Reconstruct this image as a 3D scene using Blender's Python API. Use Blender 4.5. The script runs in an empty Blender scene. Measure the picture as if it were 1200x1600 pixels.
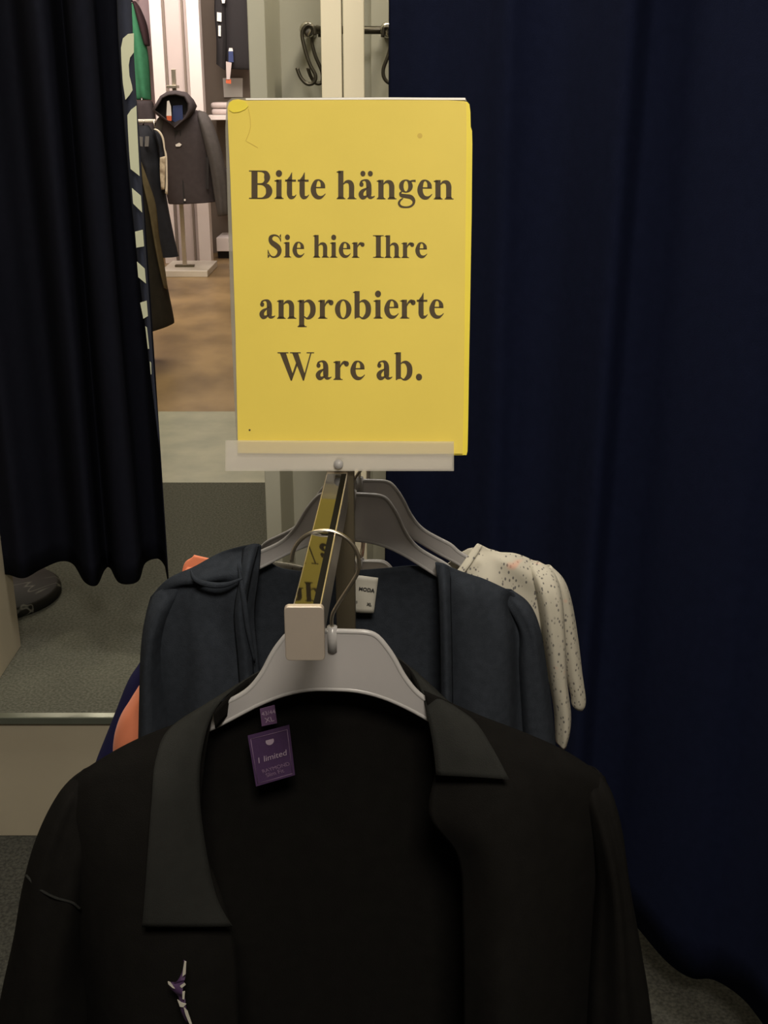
import bpy, math, random
from mathutils import Vector, noise
random.seed(7)
R = math.radians
scn = bpy.context.scene
col = scn.collection

# ------------------------------------------------------------------ camera, world, lights, exposure
CAM_Z, PITCH, F = 1.27, R(20.2), 1800.0
cam_d = bpy.data.cameras.new('camera')
cam = bpy.data.objects.new('camera', cam_d); col.objects.link(cam)
cam.location = (0, 0, CAM_Z); cam.rotation_euler = (math.pi/2 - PITCH, 0, 0)
cam_d.sensor_fit = 'VERTICAL'; cam_d.sensor_height = 36.0; cam_d.lens = 36.0*F/1600.0
cam_d.clip_start = 0.02
scn.camera = cam
scn.view_settings.view_transform = 'Standard'
scn.view_settings.look = 'None'
scn.view_settings.gamma = 1.0
scn.view_settings.use_curve_mapping = False
scn.view_settings.exposure = 0.0

w = bpy.data.worlds.new('world'); scn.world = w; w.use_nodes = True
w.node_tree.nodes['Background'].inputs[0].default_value = (1, .93, .8, 1)
w.node_tree.nodes['Background'].inputs[1].default_value = .05

def area(name, loc, target, size, size_y, power, color):
    l = bpy.data.lights.new(name, 'AREA'); l.shape = 'RECTANGLE'
    l.size = size; l.size_y = size_y; l.energy = power; l.color = color
    o = bpy.data.objects.new(name, l); col.objects.link(o); o.location = loc
    d = Vector(target) - Vector(loc)
    o.rotation_euler = d.to_track_quat('-Z', 'Y').to_euler()
    return o
area('ceiling_light_aisle', (.15, -.75, 2.60), (0, 1.0, .8), .5, .5, 62, (1, .91, .78))
area('ceiling_light_rack', (.15, 1.75, 2.62), (0, 1.35, .8), .5, .3, 17, (1, .93, .84))
area('ceiling_light_fitting', (-.6, 1.9, 2.64), (-.75, 2.2, 0), .6, .3, 15.0, (1, .9, .68))
area('ceiling_light_cubicle', (.45, 2.55, 2.6), (-.15, 2.85, 1.2), .4, .2, 13.0, (1, .88, .66))
area('ceiling_light_tile', (-1.2, 4.4, 2.64), (-1.1, 4.3, 0), 1.0, .8, 26, (1, .92, .72))
area('ceiling_light_shop', (-1.3, 6.6, 2.64), (-1.3, 6.8, 0), 1.6, .8, 50, (1, .86, .72))
area('ceiling_light_display', (-1.2, 8.0, 2.64), (-1.5, 9.3, 1.3), 1.6, .4, 60, (1, .86, .80))

# ------------------------------------------------------------------ helpers
CT, ST = math.cos(PITCH), math.sin(PITCH)
def at(px, py, Y):
    """world point seen at a photo pixel at distance Y in front of the camera position"""
    u, v = (px-600)/F, (py-800)/F
    zc = Y/(CT - v*ST)
    return Vector((u*zc, Y, CAM_Z - zc*(ST + v*CT)))
def ray(px, py):
    u, v = (px-600)/F, (py-800)/F
    return Vector((u, CT - v*ST, -(ST + v*CT)))
CP = Vector((0, 0, CAM_Z))

def mat(name, color, rough=.6, metal=0, spec=.5, noise_amt=0, noise_scale=20, bump=0, bump_scale=200,
        color2=None, sheen=0, trans=0, emit=0, detail=4, stretch=None):
    m = bpy.data.materials.new(name); m.use_nodes = True
    nt = m.node_tree; b = nt.nodes['Principled BSDF']
    b.inputs['Base Color'].default_value = (*color, 1)
    b.inputs['Roughness'].default_value = rough
    b.inputs['Metallic'].default_value = metal
    b.inputs['Specular IOR Level'].default_value = spec
    if sheen: b.inputs['Sheen Weight'].default_value = sheen; b.inputs['Sheen Roughness'].default_value = .4
    tc = nt.nodes.new('ShaderNodeTexCoord'); src = tc.outputs['Object']
    if stretch:
        mp = nt.nodes.new('ShaderNodeMapping'); mp.inputs['Scale'].default_value = stretch
        nt.links.new(src, mp.inputs[0]); src = mp.outputs[0]
    if color2 is not None or noise_amt:
        c2 = color2 if color2 is not None else tuple(c*(1-noise_amt) for c in color)
        n = nt.nodes.new('ShaderNodeTexNoise'); n.inputs['Scale'].default_value = noise_scale; n.inputs['Detail'].default_value = detail
        r = nt.nodes.new('ShaderNodeValToRGB'); r.color_ramp.elements[0].position = .35; r.color_ramp.elements[1].position = .65
        r.color_ramp.elements[0].color = (*c2, 1); r.color_ramp.elements[1].color = (*color, 1)
        nt.links.new(src, n.inputs['Vector']); nt.links.new(n.outputs[0], r.inputs[0]); nt.links.new(r.outputs[0], b.inputs['Base Color'])
    if bump:
        n = nt.nodes.new('ShaderNodeTexNoise'); n.inputs['Scale'].default_value = bump_scale; n.inputs['Detail'].default_value = 3
        bp = nt.nodes.new('ShaderNodeBump'); bp.inputs['Strength'].default_value = bump; bp.inputs['Distance'].default_value = .002
        nt.links.new(src, n.inputs['Vector']); nt.links.new(n.outputs[0], bp.inputs['Height']); nt.links.new(bp.outputs[0], b.inputs['Normal'])
    if trans:
        out = nt.nodes['Material Output']; tr = nt.nodes.new('ShaderNodeBsdfTransparent'); mx = nt.nodes.new('ShaderNodeMixShader')
        mx.inputs[0].default_value = trans
        nt.links.new(b.outputs[0], mx.inputs[1]); nt.links.new(tr.outputs[0], mx.inputs[2]); nt.links.new(mx.outputs[0], out.inputs[0])
    if emit:
        b.inputs['Emission Color'].default_value = (*color, 1); b.inputs['Emission Strength'].default_value = emit
    return m

def translucent(name, color, see=.0, transl=.4, rough=.35):
    m = bpy.data.materials.new(name); m.use_nodes = True; nt = m.node_tree
    b = nt.nodes['Principled BSDF']; b.inputs['Base Color'].default_value = (*color, 1); b.inputs['Roughness'].default_value = rough
    t = nt.nodes.new('ShaderNodeBsdfTranslucent'); t.inputs[0].default_value = (*color, 1)
    m1 = nt.nodes.new('ShaderNodeMixShader'); m1.inputs[0].default_value = transl
    nt.links.new(b.outputs[0], m1.inputs[1]); nt.links.new(t.outputs[0], m1.inputs[2])
    tr = nt.nodes.new('ShaderNodeBsdfTransparent'); m2 = nt.nodes.new('ShaderNodeMixShader'); m2.inputs[0].default_value = see
    nt.links.new(m1.outputs[0], m2.inputs[1]); nt.links.new(tr.outputs[0], m2.inputs[2])
    nt.links.new(m2.outputs[0], nt.nodes['Material Output'].inputs[0])
    return m

def wloc(o):
    v = Vector((0, 0, 0))
    while o is not None:
        v += Vector(o.location); o = o.parent
    return v

def tag(o, label=None, cat=None, group=None, kind=None):
    if label: o['label'] = label
    if cat: o['category'] = cat
    if group: o['group'] = group
    if kind: o['kind'] = kind
    return o
def empty(name, loc, label, cat, group=None):
    o = bpy.data.objects.new(name, None); col.objects.link(o); o.location = loc; o.empty_display_size = .05
    return tag(o, label, cat, group)

def catmull(P, t):
    n = len(P)-1
    if n == 1: return P[0].lerp(P[1], t)
    x = t*n; i = min(int(x), n-1); f = x-i
    p1, p2 = P[i], P[i+1]
    p0 = P[i-1] if i > 0 else p1*2-p2
    p3 = P[i+2] if i+2 <= n else p2*2-p1
    return .5*((2*p1) + (p2-p0)*f + (2*p0-5*p1+4*p2-p3)*f*f + (3*p1-p0-3*p2+p3)*f**3)

class MB:
    def __init__(s): s.v = []; s.f = []
    def add(s, V, Fc):
        n = len(s.v); s.v += [Vector(p) for p in V]; s.f += [tuple(i+n for i in f) for f in Fc]; return s
    def box(s, a, b, bev=0):
        x0, y0, z0 = [min(p, q) for p, q in zip(a, b)]; x1, y1, z1 = [max(p, q) for p, q in zip(a, b)]
        return s.add([(x0,y0,z0),(x1,y0,z0),(x1,y1,z0),(x0,y1,z0),(x0,y0,z1),(x1,y0,z1),(x1,y1,z1),(x0,y1,z1)],
                     [(0,3,2,1),(4,5,6,7),(0,1,5,4),(1,2,6,5),(2,3,7,6),(3,0,4,7)])
    def tube(s, pts, r, n=10, sub=6, cap=True):
        P = [Vector(p) for p in pts]
        if len(P) > 2 and sub > 1:
            m = (len(P)-1)*sub; Q = [catmull(P, i/m) for i in range(m+1)]
        else: Q = P
        rr = r if callable(r) else (lambda t: r)
        base = len(s.v); up = None
        for i, q in enumerate(Q):
            d = (Q[min(i+1, len(Q)-1)] - Q[max(i-1, 0)]).normalized()
            if up is None:
                up = d.orthogonal().normalized()
            up = (up - d*up.dot(d)).normalized(); sd = d.cross(up)
            k = rr(i/(len(Q)-1))
            for j in range(n):
                a = 2*math.pi*j/n
                s.v.append(q + up*math.cos(a)*k + sd*math.sin(a)*k)
        for i in range(len(Q)-1):
            for j in range(n):
                a = base+i*n+j; b = base+i*n+(j+1) % n
                s.f.append((a, b, b+n, a+n))
        if cap:
            s.f.append(tuple(base+j for j in reversed(range(n)))); s.f.append(tuple(base+(len(Q)-1)*n+j for j in range(n)))
        return s
    def lathe(s, c, prof, n=40):
        base = len(s.v)
        for r, z in prof:
            for j in range(n):
                a = 2*math.pi*j/n; s.v.append(Vector((c[0]+r*math.cos(a), c[1]+r*math.sin(a), c[2]+z)))
        for i in range(len(prof)-1):
            for j in range(n):
                a = base+i*n+j; b = base+i*n+(j+1) % n; s.f.append((a, b, b+n, a+n))
        s.f.append(tuple(base+j for j in reversed(range(n)))); s.f.append(tuple(base+(len(prof)-1)*n+j for j in range(n)))
        return s
    def prism(s, poly, vec):
        """closed outline (3D points) extruded along vec"""
        n = len(poly); base = len(s.v); vec = Vector(vec)
        s.v += [Vector(p) for p in poly] + [Vector(p)+vec for p in poly]
        s.f.append(tuple(base+i for i in range(n))); s.f.append(tuple(base+n+i for i in reversed(range(n))))
        for i in range(n):
            j = (i+1) % n; s.f.append((base+j, base+i, base+n+i, base+n+j))
        return s
    def surf(s, curves, nu=24, nv=24, disp=None, closed=False):
        base = len(s.v)
        C = [[Vector(p) for p in c] for c in curves]
        for j in range(nv+1):
            v = j/nv
            for i in range(nu+1):
                u = i/nu
                p = catmull([catmull(c, u) for c in C], v)
                if disp: p = p + Vector(disp(u, v, p))
                s.v.append(p)
        for j in range(nv):
            for i in range(nu):
                a = base+j*(nu+1)+i; s.f.append((a, a+1, a+nu+2, a+nu+1))
        return s
    def sleeve(s, rows, nu=28, nv=30, fold=.0, seed=0):
        """rows: (left point, right point, half depth): closed tube lofted down the rows"""
        Ls = [Vector(r[0]) for r in rows]; Rs = [Vector(r[1]) for r in rows]; Ds = [Vector((r[2], 0, 0)) for r in rows]
        base = len(s.v)
        for j in range(nv+1):
            v = j/nv; L = catmull(Ls, v); Rr = catmull(Rs, v); d = max(.0005, catmull(Ds, v).x)
            c = (L+Rr)/2; h = (Rr-L)/2
            for i in range(nu):
                a = 2*math.pi*i/nu
                k = 1 + fold*noise.noise(Vector((math.cos(a)*1.5+seed, math.sin(a)*1.5, v*1.2)))
                s.v.append(c + h*math.cos(a)*(1+fold*.1*(k-1)) + Vector((0, -1, 0))*d*math.sin(a)*k)
        for j in range(nv):
            for i in range(nu):
                a = base+j*nu+i; b = base+j*nu+(i+1) % nu; s.f.append((a, b, b+nu, a+nu))
        return s
    def build(s, name, m, parent=None, smooth=True, solid=0, bevel=0, off=0, label=None, sub=0, origin=None):
        o0 = wloc(parent) if parent is not None else Vector(origin if origin is not None else (0, 0, 0))
        me = bpy.data.meshes.new(name)
        me.from_pydata([tuple(p-o0) for p in s.v], [], s.f); me.validate(); me.update()
        if smooth:
            for p in me.polygons: p.use_smooth = True
        me.materials.append(m)
        o = bpy.data.objects.new(name, me); col.objects.link(o)
        if parent is not None: o.parent = parent
        else: o.location = o0
        if solid:
            q = o.modifiers.new('s', 'SOLIDIFY'); q.thickness = solid; q.offset = off
        if bevel:
            q = o.modifiers.new('b', 'BEVEL'); q.width = bevel; q.segments = 3; q.limit_method = 'ANGLE'
            if smooth:
                q.harden_normals = False
        if label: o['label'] = label
        return o
def struct(name, mb, m, smooth=False, bevel=0):
    o = mb.build(name, m, smooth=smooth, bevel=bevel); o['kind'] = 'structure'; return o
def px(pts):
    return [at(*p) for p in pts]

def text_mesh(txt, size, m, name, parent, origin, U, W, N, off=.0006, align='LEFT', bold=0, shear=0):
    cu = bpy.data.curves.new(name, 'FONT'); cu.body = txt; cu.size = size; cu.align_x = align; cu.offset = bold; cu.shear = shear
    tmp = bpy.data.objects.new('tmp', cu); col.objects.link(tmp)
    dg = bpy.context.evaluated_depsgraph_get(); dg.update()
    me0 = bpy.data.meshes.new_from_object(tmp.evaluated_get(dg))
    b = MB(); b.add([Vector(origin)+Vector(U)*v.co.x+Vector(W)*v.co.y+Vector(N)*off for v in me0.vertices], [tuple(p.vertices) for p in me0.polygons])
    bpy.data.objects.remove(tmp); bpy.data.curves.remove(cu); bpy.data.meshes.remove(me0)
    return b.build(name, m, parent, smooth=False)

# ------------------------------------------------------------------ materials
M = {}
M['carpet'] = mat('carpet', (.120, .122, .100), 1, 0, .1, color2=(.072, .073, .058), noise_scale=160, bump=.6, bump_scale=400)
M['carpet_dark'] = mat('carpet_dark', (.06, .06, .052), 1, 0, .1, color2=(.03, .03, .027), noise_scale=150, bump=.6, bump_scale=400)
M['tile'] = mat('tile', (.42, .42, .31), .38, 0, .5, color2=(.32, .33, .25), noise_scale=7)
M['wood'] = mat('wood_floor', (.36, .245, .115), .36, 0, .5, color2=(.20, .135, .065), noise_scale=2.6, detail=8, stretch=(1.6, .9, 1))
M['beige'] = mat('beige_laminate', (.44, .39, .29), .55, 0, .4, noise_amt=.06, noise_scale=6)
M['grey_panel'] = mat('grey_laminate', (.44, .43, .35), .5, 0, .4, noise_amt=.05, noise_scale=3)
M['taupe'] = mat('taupe_panel', (.30, .26, .19), .5, 0, .4, noise_amt=.05, noise_scale=3)
M['cream'] = mat('cream_paint', (.86, .78, .58), .45, 0, .4, noise_amt=.04, noise_scale=5)
M['wall'] = mat('wall_paint', (.52, .47, .42), .8, 0, .3, noise_amt=.05, noise_scale=2)
M['wall_dark'] = mat('wall_dim', (.22, .20, .17), .9, 0, .2, noise_amt=.05, noise_scale=2)
M['wall_taupe'] = mat('display_wall', (.24, .20, .165), .8, 0, .3, noise_amt=.08, noise_scale=3)
M['pink_white'] = mat('white_display_paint', (.85, .78, .74), .5, 0, .4, noise_amt=.03, noise_scale=4)
M['pink_panel'] = mat('pale_recess_panel', (.60, .52, .49), .6, 0, .4, noise_amt=.04, noise_scale=4)
M['lilac'] = mat('lilac_wall_paint', (.55, .42, .45), .7, 0, .3, noise_amt=.04, noise_scale=3)
M['ceil'] = mat('ceiling_paint', (.7, .67, .6), .9, 0, .2, noise_amt=.03, noise_scale=3)
M['trim_metal'] = mat('trim_metal', (.30, .33, .27), .3, .8, .5, noise_amt=.05)
M['navy'] = mat('navy_curtain', (.0085, .0112, .029), .95, 0, .03, noise_amt=.12, noise_scale=60, bump=.3, bump_scale=900)
M['navy_left'] = mat('dark_navy_curtain', (.0085, .0092, .0150), .95, 0, .03, noise_amt=.12, noise_scale=60, bump=.3, bump_scale=900)
M['print'] = mat('cream_print', (.58, .60, .44), .8)
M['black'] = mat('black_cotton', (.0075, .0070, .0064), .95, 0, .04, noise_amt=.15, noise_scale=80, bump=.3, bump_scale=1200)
M['collar'] = mat('black_cotton_lit_collar', (.019, .0195, .018), .9, 0, .06, noise_amt=.1, noise_scale=80, bump=.3, bump_scale=1200)  # lighter than the shirt: light on the upturned collar put into the colour
M['slate'] = mat('slate_jersey', (.029, .034, .043), .95, 0, .06, noise_amt=.2, noise_scale=120, bump=.4, bump_scale=900)
M['orange'] = mat('coral_cotton', (.80, .25, .13), .8, 0, .2, noise_amt=.06, noise_scale=30, sheen=.1)
M['navy_knit'] = mat('navy_blue_cotton', (.010, .010, .05), .9, 0, .2, noise_amt=.1, noise_scale=60)
M['hanger'] = translucent('frosted_plastic', (.56, .54, .535), .08, .45, .3)
M['hanger_rim'] = translucent('frosted_plastic_rim', (.53, .515, .505), .05, .3, .22)
M['chrome'] = mat('polished_metal_top', (.15, .15, .145), .03, 1, .5)
M['steel'] = mat('brushed_steel', (.66, .60, .50), .30, 1, .5, noise_amt=.05, noise_scale=80)
M['cap'] = mat('champagne_cap', (.50, .43, .36), .42, .55, .5, noise_amt=.03, noise_scale=60)
M['bronze'] = mat('dark_bronze_post', (.16, .135, .09), .4, .7, .5, noise_amt=.08)
M['slot'] = mat('dark_slot', (.012, .011, .008), .9, 0, .02)
M['yellow'] = mat('yellow_paper', (.76, .60, .10), .55, 0, .3, noise_amt=.05, noise_scale=9, detail=5)
M['yellow_back'] = mat('bright_yellow_card', (.80, .66, .06), .5, 0, .3, noise_amt=.03)
M['ink'] = mat('brown_black_ink', (.062, .040, .012), .7, noise_amt=.1, noise_scale=200)
M['smudge'] = mat('worn_paper', (.62, .44, .06), .6, noise_amt=.1)
M['clear'] = mat('clear_acrylic', (.36, .34, .28), .12, 0, .6, trans=.45, noise_amt=.02)
M['tray'] = translucent('frosted_tray', (.80, .76, .70), .42, .3, .3)
M['tray_lip'] = translucent('frosted_tray_lip', (.80, .76, .68), .66, .2, .3)
M['purple'] = mat('purple_label', (.045, .018, .066), .7, noise_amt=.1, noise_scale=300)
M['purple2'] = mat('mauve_label', (.085, .04, .10), .7, noise_amt=.1, noise_scale=300)
M['thread'] = mat('pale_thread', (.32, .25, .32), .7, noise_amt=.1, noise_scale=300)
M['thread_dim'] = mat('mauve_thread', (.20, .13, .21), .7, noise_amt=.1, noise_scale=300)
M['label'] = mat('white_satin_label', (.46, .44, .38), .5, noise_amt=.05, noise_scale=90)
M['label_ink'] = mat('label_ink', (.03, .03, .03), .7)
M['hook'] = mat('dark_hook_metal', (.10, .09, .07), .35, .8, .5, noise_amt=.1)
M['silver'] = mat('silver_metal', (.70, .68, .62), .2, 1, .5, noise_amt=.04)
M['marble'] = mat('black_marble', (.012, .012, .010), .5, 0, .08)
M['white'] = mat('white_lacquer', (.78, .74, .64), .4, 0, .4, noise_amt=.03)
M['charcoal'] = mat('charcoal_softshell', (.060, .050, .052), .8, 0, .2, noise_amt=.12, noise_scale=30)
M['charcoal_sleeve'] = mat('grey_softshell', (.085, .078, .074), .8, 0, .2, noise_amt=.12, noise_scale=30)
M['dark_lining'] = mat('dark_lining', (.018, .016, .017), .85)
M['blue_label'] = mat('blue_label', (.03, .055, .18), .6, noise_amt=.3, noise_scale=300)
M['red'] = mat('orange_red_tag', (.62, .12, .04), .6)
M['tagwhite'] = mat('white_tag', (.8, .78, .74), .6)
M['dark_navy'] = mat('dark_navy_garment', (.018, .020, .026), .85, 0, .2, noise_amt=.2, noise_scale=30)
M['khaki'] = mat('khaki_edge', (.16, .125, .07), .85, 0, .2, noise_amt=.2, noise_scale=25)
M['coat'] = mat('dark_brown_coat', (.030, .026, .020), .85, 0, .2, noise_amt=.2, noise_scale=25)
M['cream_knit'] = mat('cream_trim', (.62, .54, .40), .8, 0, .2, color2=(.20, .15, .10), noise_scale=22)
M['cream_plain'] = mat('cream_cotton', (.74, .68, .55), .8, noise_amt=.08)
M['green'] = mat('green_fleece', (.05, .21, .105), .85, 0, .2, noise_amt=.15, noise_scale=20)
M['maroon'] = mat('dark_maroon', (.035, .015, .018), .85, noise_amt=.1)
M['grey_tag'] = mat('grey_card_tag', (.14, .14, .14), .6)
M['rod'] = mat('rod_metal', (.5, .48, .44), .3, .9)
# white speckled jersey
def speckled():
    m = bpy.data.materials.new('speckled_jersey'); m.use_nodes = True; nt = m.node_tree; b = nt.nodes['Principled BSDF']
    b.inputs['Roughness'].default_value = .85
    tc = nt.nodes.new('ShaderNodeTexCoord'); mp = nt.nodes.new('ShaderNodeMapping'); mp.inputs['Scale'].default_value = (1, 1, .55)
    nt.links.new(tc.outputs['Object'], mp.inputs[0])
    vo = nt.nodes.new('ShaderNodeTexVoronoi'); vo.inputs['Scale'].default_value = 230; nt.links.new(mp.outputs[0], vo.inputs['Vector'])
    r = nt.nodes.new('ShaderNodeValToRGB'); r.color_ramp.elements[0].position = .20; r.color_ramp.elements[1].position = .30
    r.color_ramp.elements[0].color = (.13, .12, .115, 1); r.color_ramp.elements[1].color = (.47, .44, .36, 1)
    nt.links.new(vo.outputs['Distance'], r.inputs[0])
    n = nt.nodes.new('ShaderNodeTexNoise'); n.inputs['Scale'].default_value = 45; nt.links.new(tc.outputs['Object'], n.inputs['Vector'])
    r2 = nt.nodes.new('ShaderNodeValToRGB'); r2.color_ramp.elements[0].position = .36; r2.color_ramp.elements[1].position = .42
    nt.links.new(n.outputs[0], r2.inputs[0])
    mx = nt.nodes.new('ShaderNodeMix'); mx.data_type = 'RGBA'; mx.inputs[6].default_value = (.46, .43, .355, 1)
    nt.links.new(r2.outputs[0], mx.inputs[0]); nt.links.new(r.outputs[0], mx.inputs[7])
    n3 = nt.nodes.new('ShaderNodeTexNoise'); n3.inputs['Scale'].default_value = 28; nt.links.new(tc.outputs['Object'], n3.inputs['Vector'])
    r3 = nt.nodes.new('ShaderNodeValToRGB'); r3.color_ramp.elements[0].position = .66; r3.color_ramp.elements[1].position = .74
    nt.links.new(n3.outputs[0], r3.inputs[0])
    m3 = nt.nodes.new('ShaderNodeMix'); m3.data_type = 'RGBA'; m3.inputs[7].default_value = (.62, .34, .25, 1)
    nt.links.new(r3.outputs[0], m3.inputs[0]); nt.links.new(mx.outputs[2], m3.inputs[6]); nt.links.new(m3.outputs[2], b.inputs['Base Color'])
    return m
M['speckled'] = speckled()
def veined():
    m = M['marble']; nt = m.node_tree; b = nt.nodes['Principled BSDF']
    tc = nt.nodes.new('ShaderNodeTexCoord'); n = nt.nodes.new('ShaderNodeTexNoise'); n.inputs['Scale'].default_value = 2.5; n.inputs['Distortion'].default_value = 2.5
    r = nt.nodes.new('ShaderNodeValToRGB'); e = r.color_ramp.elements
    e[0].position = .492; e[0].color = (.012, .012, .010, 1); e[1].position = .5; e[1].color = (.12, .12, .10, 1)
    k = r.color_ramp.elements.new(.508); k.color = (.012, .012, .010, 1)
    nt.links.new(tc.outputs['Object'], n.inputs['Vector']); nt.links.new(n.outputs[0], r.inputs[0]); nt.links.new(r.outputs[0], b.inputs['Base Color'])
veined()

# ------------------------------------------------------------------ the setting
LZ = -.312                      # lower floor in front of the made-up step; the shop floor behind is z = 0
struct('floor', MB().box((-5, -2.5, LZ-.1), (3, 10, LZ)), M['carpet_dark'])
struct('trim_1', MB().box((-3.6, 2.185, LZ), (.0, 3.745, -.004)), M['beige'], bevel=.002)   # made-up step body, standing in for the wall under a mirror
struct('trim_2', MB().box((-3.6, 2.170, -.016), (.0, 2.192, .001)), M['trim_metal'], bevel=.002)  # stands in for the mirror's lower edge
struct('floor_carpet', MB().box((-3.6, 2.192, -.05), (.0, 3.745, 0)), M['carpet'])  # carpet and shop beyond: a mirror's reflection built as solid space
struct('floor_tile', MB().box((-3.6, 3.745, -.2), (1.9, 4.67, .0)), M['tile'])
struct('floor_wood', MB().box((-3.6, 4.67, -.2), (1.9, 9.8, .0)), M['wood'])
struct('wall_back', MB().box((-3.6, 9.62, LZ), (1.9, 9.75, 2.7)), M['wall_taupe'])
struct('wall_left', MB().box((-3.75, -2.5, LZ), (-3.6, 9.75, 2.7)), M['wall'])
struct('wall_right', MB().box((1.9, -2.5, LZ), (2.05, 9.75, 2.7)), M['wall_dark'])
struct('wall_front', MB().box((-3.75, -2.6, LZ), (2.05, -2.5, 2.7)), M['wall_dark'])
struct('ceiling', MB().box((-3.75, -2.6, 2.7), (2.05, 9.8, 2.8)), M['ceil'])
struct('wall_lilac', MB().box((-3.6, 9.45, 0), (-1.72, 9.62, 2.7)), M['lilac'])
# ---- fitting rooms: partitions, back wall, door posts
struct('wall_partition', MB().box((-.273, 2.50, 0), (-.238, 2.86, 2.35)), M['grey_panel'], bevel=.002)
struct('wall_cubicle', MB().box((-.238, 2.86, LZ), (1.9, 2.90, 2.35)), M['grey_panel'])
struct('wall_panel_left', MB().box((-.915, 2.2, 0), (-.880, 2.51, 2.35)), M['beige'], bevel=.002)
struct('trim_3', MB().box((-.1165, 2.30, 0), (-.0785, 2.345, 2.35)), M['cream'], bevel=.0015)  # solid copy of the other post's mirror reflection
struct('trim_4', MB().box((-.0755, 2.30, 0), (-.037, 2.345, 2.35)), M['cream'], bevel=.0015)
struct('trim_5', MB().box((-.030, 2.83, LZ), (.02, 2.86, 2.35)), M['grey_panel'], bevel=.0015)

# ------------------------------------------------------------------ curtains
def curtain(name, label, path, ztop, zbot_fn, m, flare=None, nz=30, sub=10):
    """path: plan points (x, y); cloth hangs from ztop to the hem"""
    P = [Vector((p[0], p[1], 0)) for p in path]; n = (len(P)-1)*sub
    rows = []
    for j in range(nz+1):
        v = j/nz; row = []
        for i in range(n+1):
            p = catmull(P, i/n); z1 = zbot_fn(i/n)
            q = Vector((p.x, p.y, ztop + (z1-ztop)*v))
            if flare: q += Vector(flare(i/n, v))
            row.append(q)
        rows.append(row)
    b = MB(); V = [q for r in rows for q in r]; k = n+1
    b.add(V, [(j*k+i, j*k+i+1, (j+1)*k+i+1, (j+1)*k+i) for j in range(nz) for i in range(n)])
    return b
# right-hand curtain, drawn across the cubicle at an angle
def rx(pxl, Y, y=760): return at(pxl, y, Y)[0]
pr = [(rx(604, 2.17), 2.17), (rx(640, 2.12), 2.12), (rx(675, 2.09), 2.09), (rx(705, 2.05), 2.05), (rx(745, 1.995), 1.995), (rx(775, 1.945), 1.945), (rx(805, 1.945), 1.945),
      (rx(850, 1.915), 1.915), (rx(890, 1.835), 1.835), (rx(930, 1.765), 1.765), (rx(965, 1.80), 1.80), (rx(1010, 1.78), 1.78), (rx(1060, 1.72), 1.72),
      (rx(1110, 1.665), 1.665), (rx(1165, 1.62), 1.62), (rx(1210, 1.605), 1.605), (rx(1270, 1.555), 1.555), (rx(1350, 1.46), 1.46), (rx(1420, 1.42), 1.42), (rx(1500, 1.33), 1.33)]
t = empty('fitting_room_curtain', (.5, 1.9, LZ), 'plain deep navy blue fitting room curtain drawn closed, filling the right of the photo', 'curtain')
b = curtain('curtain', '', pr, 2.26, lambda u: -.185+.02*math.sin(u*19)*math.sin(u*7), M['navy'],
            flare=lambda u, v: (-.012*max(0, 1-u*12)*v*v + .006*math.sin(v*3+u*15), .006*math.sin(u*40+v*2.5)*v, 0))
b.build('cloth', M['navy'], t, solid=.002)
b = MB(); b.tube([(pr[0][0]-.02, 2.15, 2.275), (pr[-1][0]+.02, pr[-1][1]+.03, 2.275)], .012, sub=1); b.build('rod', M['rod'], t)
# left-hand curtain with a printed edge
hem_px = [(-30, 2.47), (10, 2.46), (36, 2.43), (62, 2.48), (92, 2.535), (112, 2.53), (128, 2.44), (148, 2.43), (164, 2.52), (174, 2.53), (186, 2.43), (212, 2.425), (224, 2.52), (243, 2.545), (254, 2.52), (262, 2.47)]
hem_y = 880
pl = [(at(a, hem_y, Y)[0], Y) for a, Y in hem_px]
def hemz(u):
    return .205 + .01*math.sin(u*9) - .03*max(0, (u-.96)/.04)
t = empty('printed_curtain', (-.7, 2.5, 0), 'dark navy curtain at the left with a strip of cream lettering on its edge', 'curtain')
soft = 1
b = curtain('c', '', pl, 2.26, hemz, M['navy_left'],
            flare=lambda u, v: (.004*math.sin(v*4+u*12), .018*(1-v)*math.sin(u*23+1), 0), nz=40)
b.build('cloth', M['navy_left'], t, solid=.002)
b = MB(); b.tube([(-.878, 2.49, 2.275), (-.27, 2.52, 2.275)], .012, sub=1); b.build('rod', M['rod'], t)
# turned-over printed edge: a narrow strip of the cloth painted lighter because its turned face catches more light, lettering printed on it
YS = 2.415
b = MB(); b.surf([px([(183, 0-160, YS), (183, 0, YS), (189, 120, YS), (200, 260, YS), (212, 380, YS), (226, 500, YS), (236, 590, YS), (249, 700, YS)]),
                  px([(195, -160, YS-.012), (195, 0, YS-.012), (200, 120, YS-.012), (210, 260, YS-.012), (220, 380, YS-.012), (230, 500, YS-.008), (238, 590, YS-.003), (250, 700, YS)]),
                  px([(200, -160, YS), (205, 0, YS), (211, 120, YS), (220, 260, YS), (227, 380, YS), (235, 500, YS), (241, 590, YS), (250.5, 700, YS)])], 40, 8)
M['navy_edge_lit'] = mat('navy_edge_lit', (.014, .018, .038), .85, noise_amt=.1, noise_scale=50)  # brighter copy of the curtain navy, extra light on the fold painted in
edge = b.build('folded_edge', M['navy_edge_lit'], t, solid=.0015, label='navy folded edge, painted lighter as the more lit face, carrying the lettering')
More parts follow.
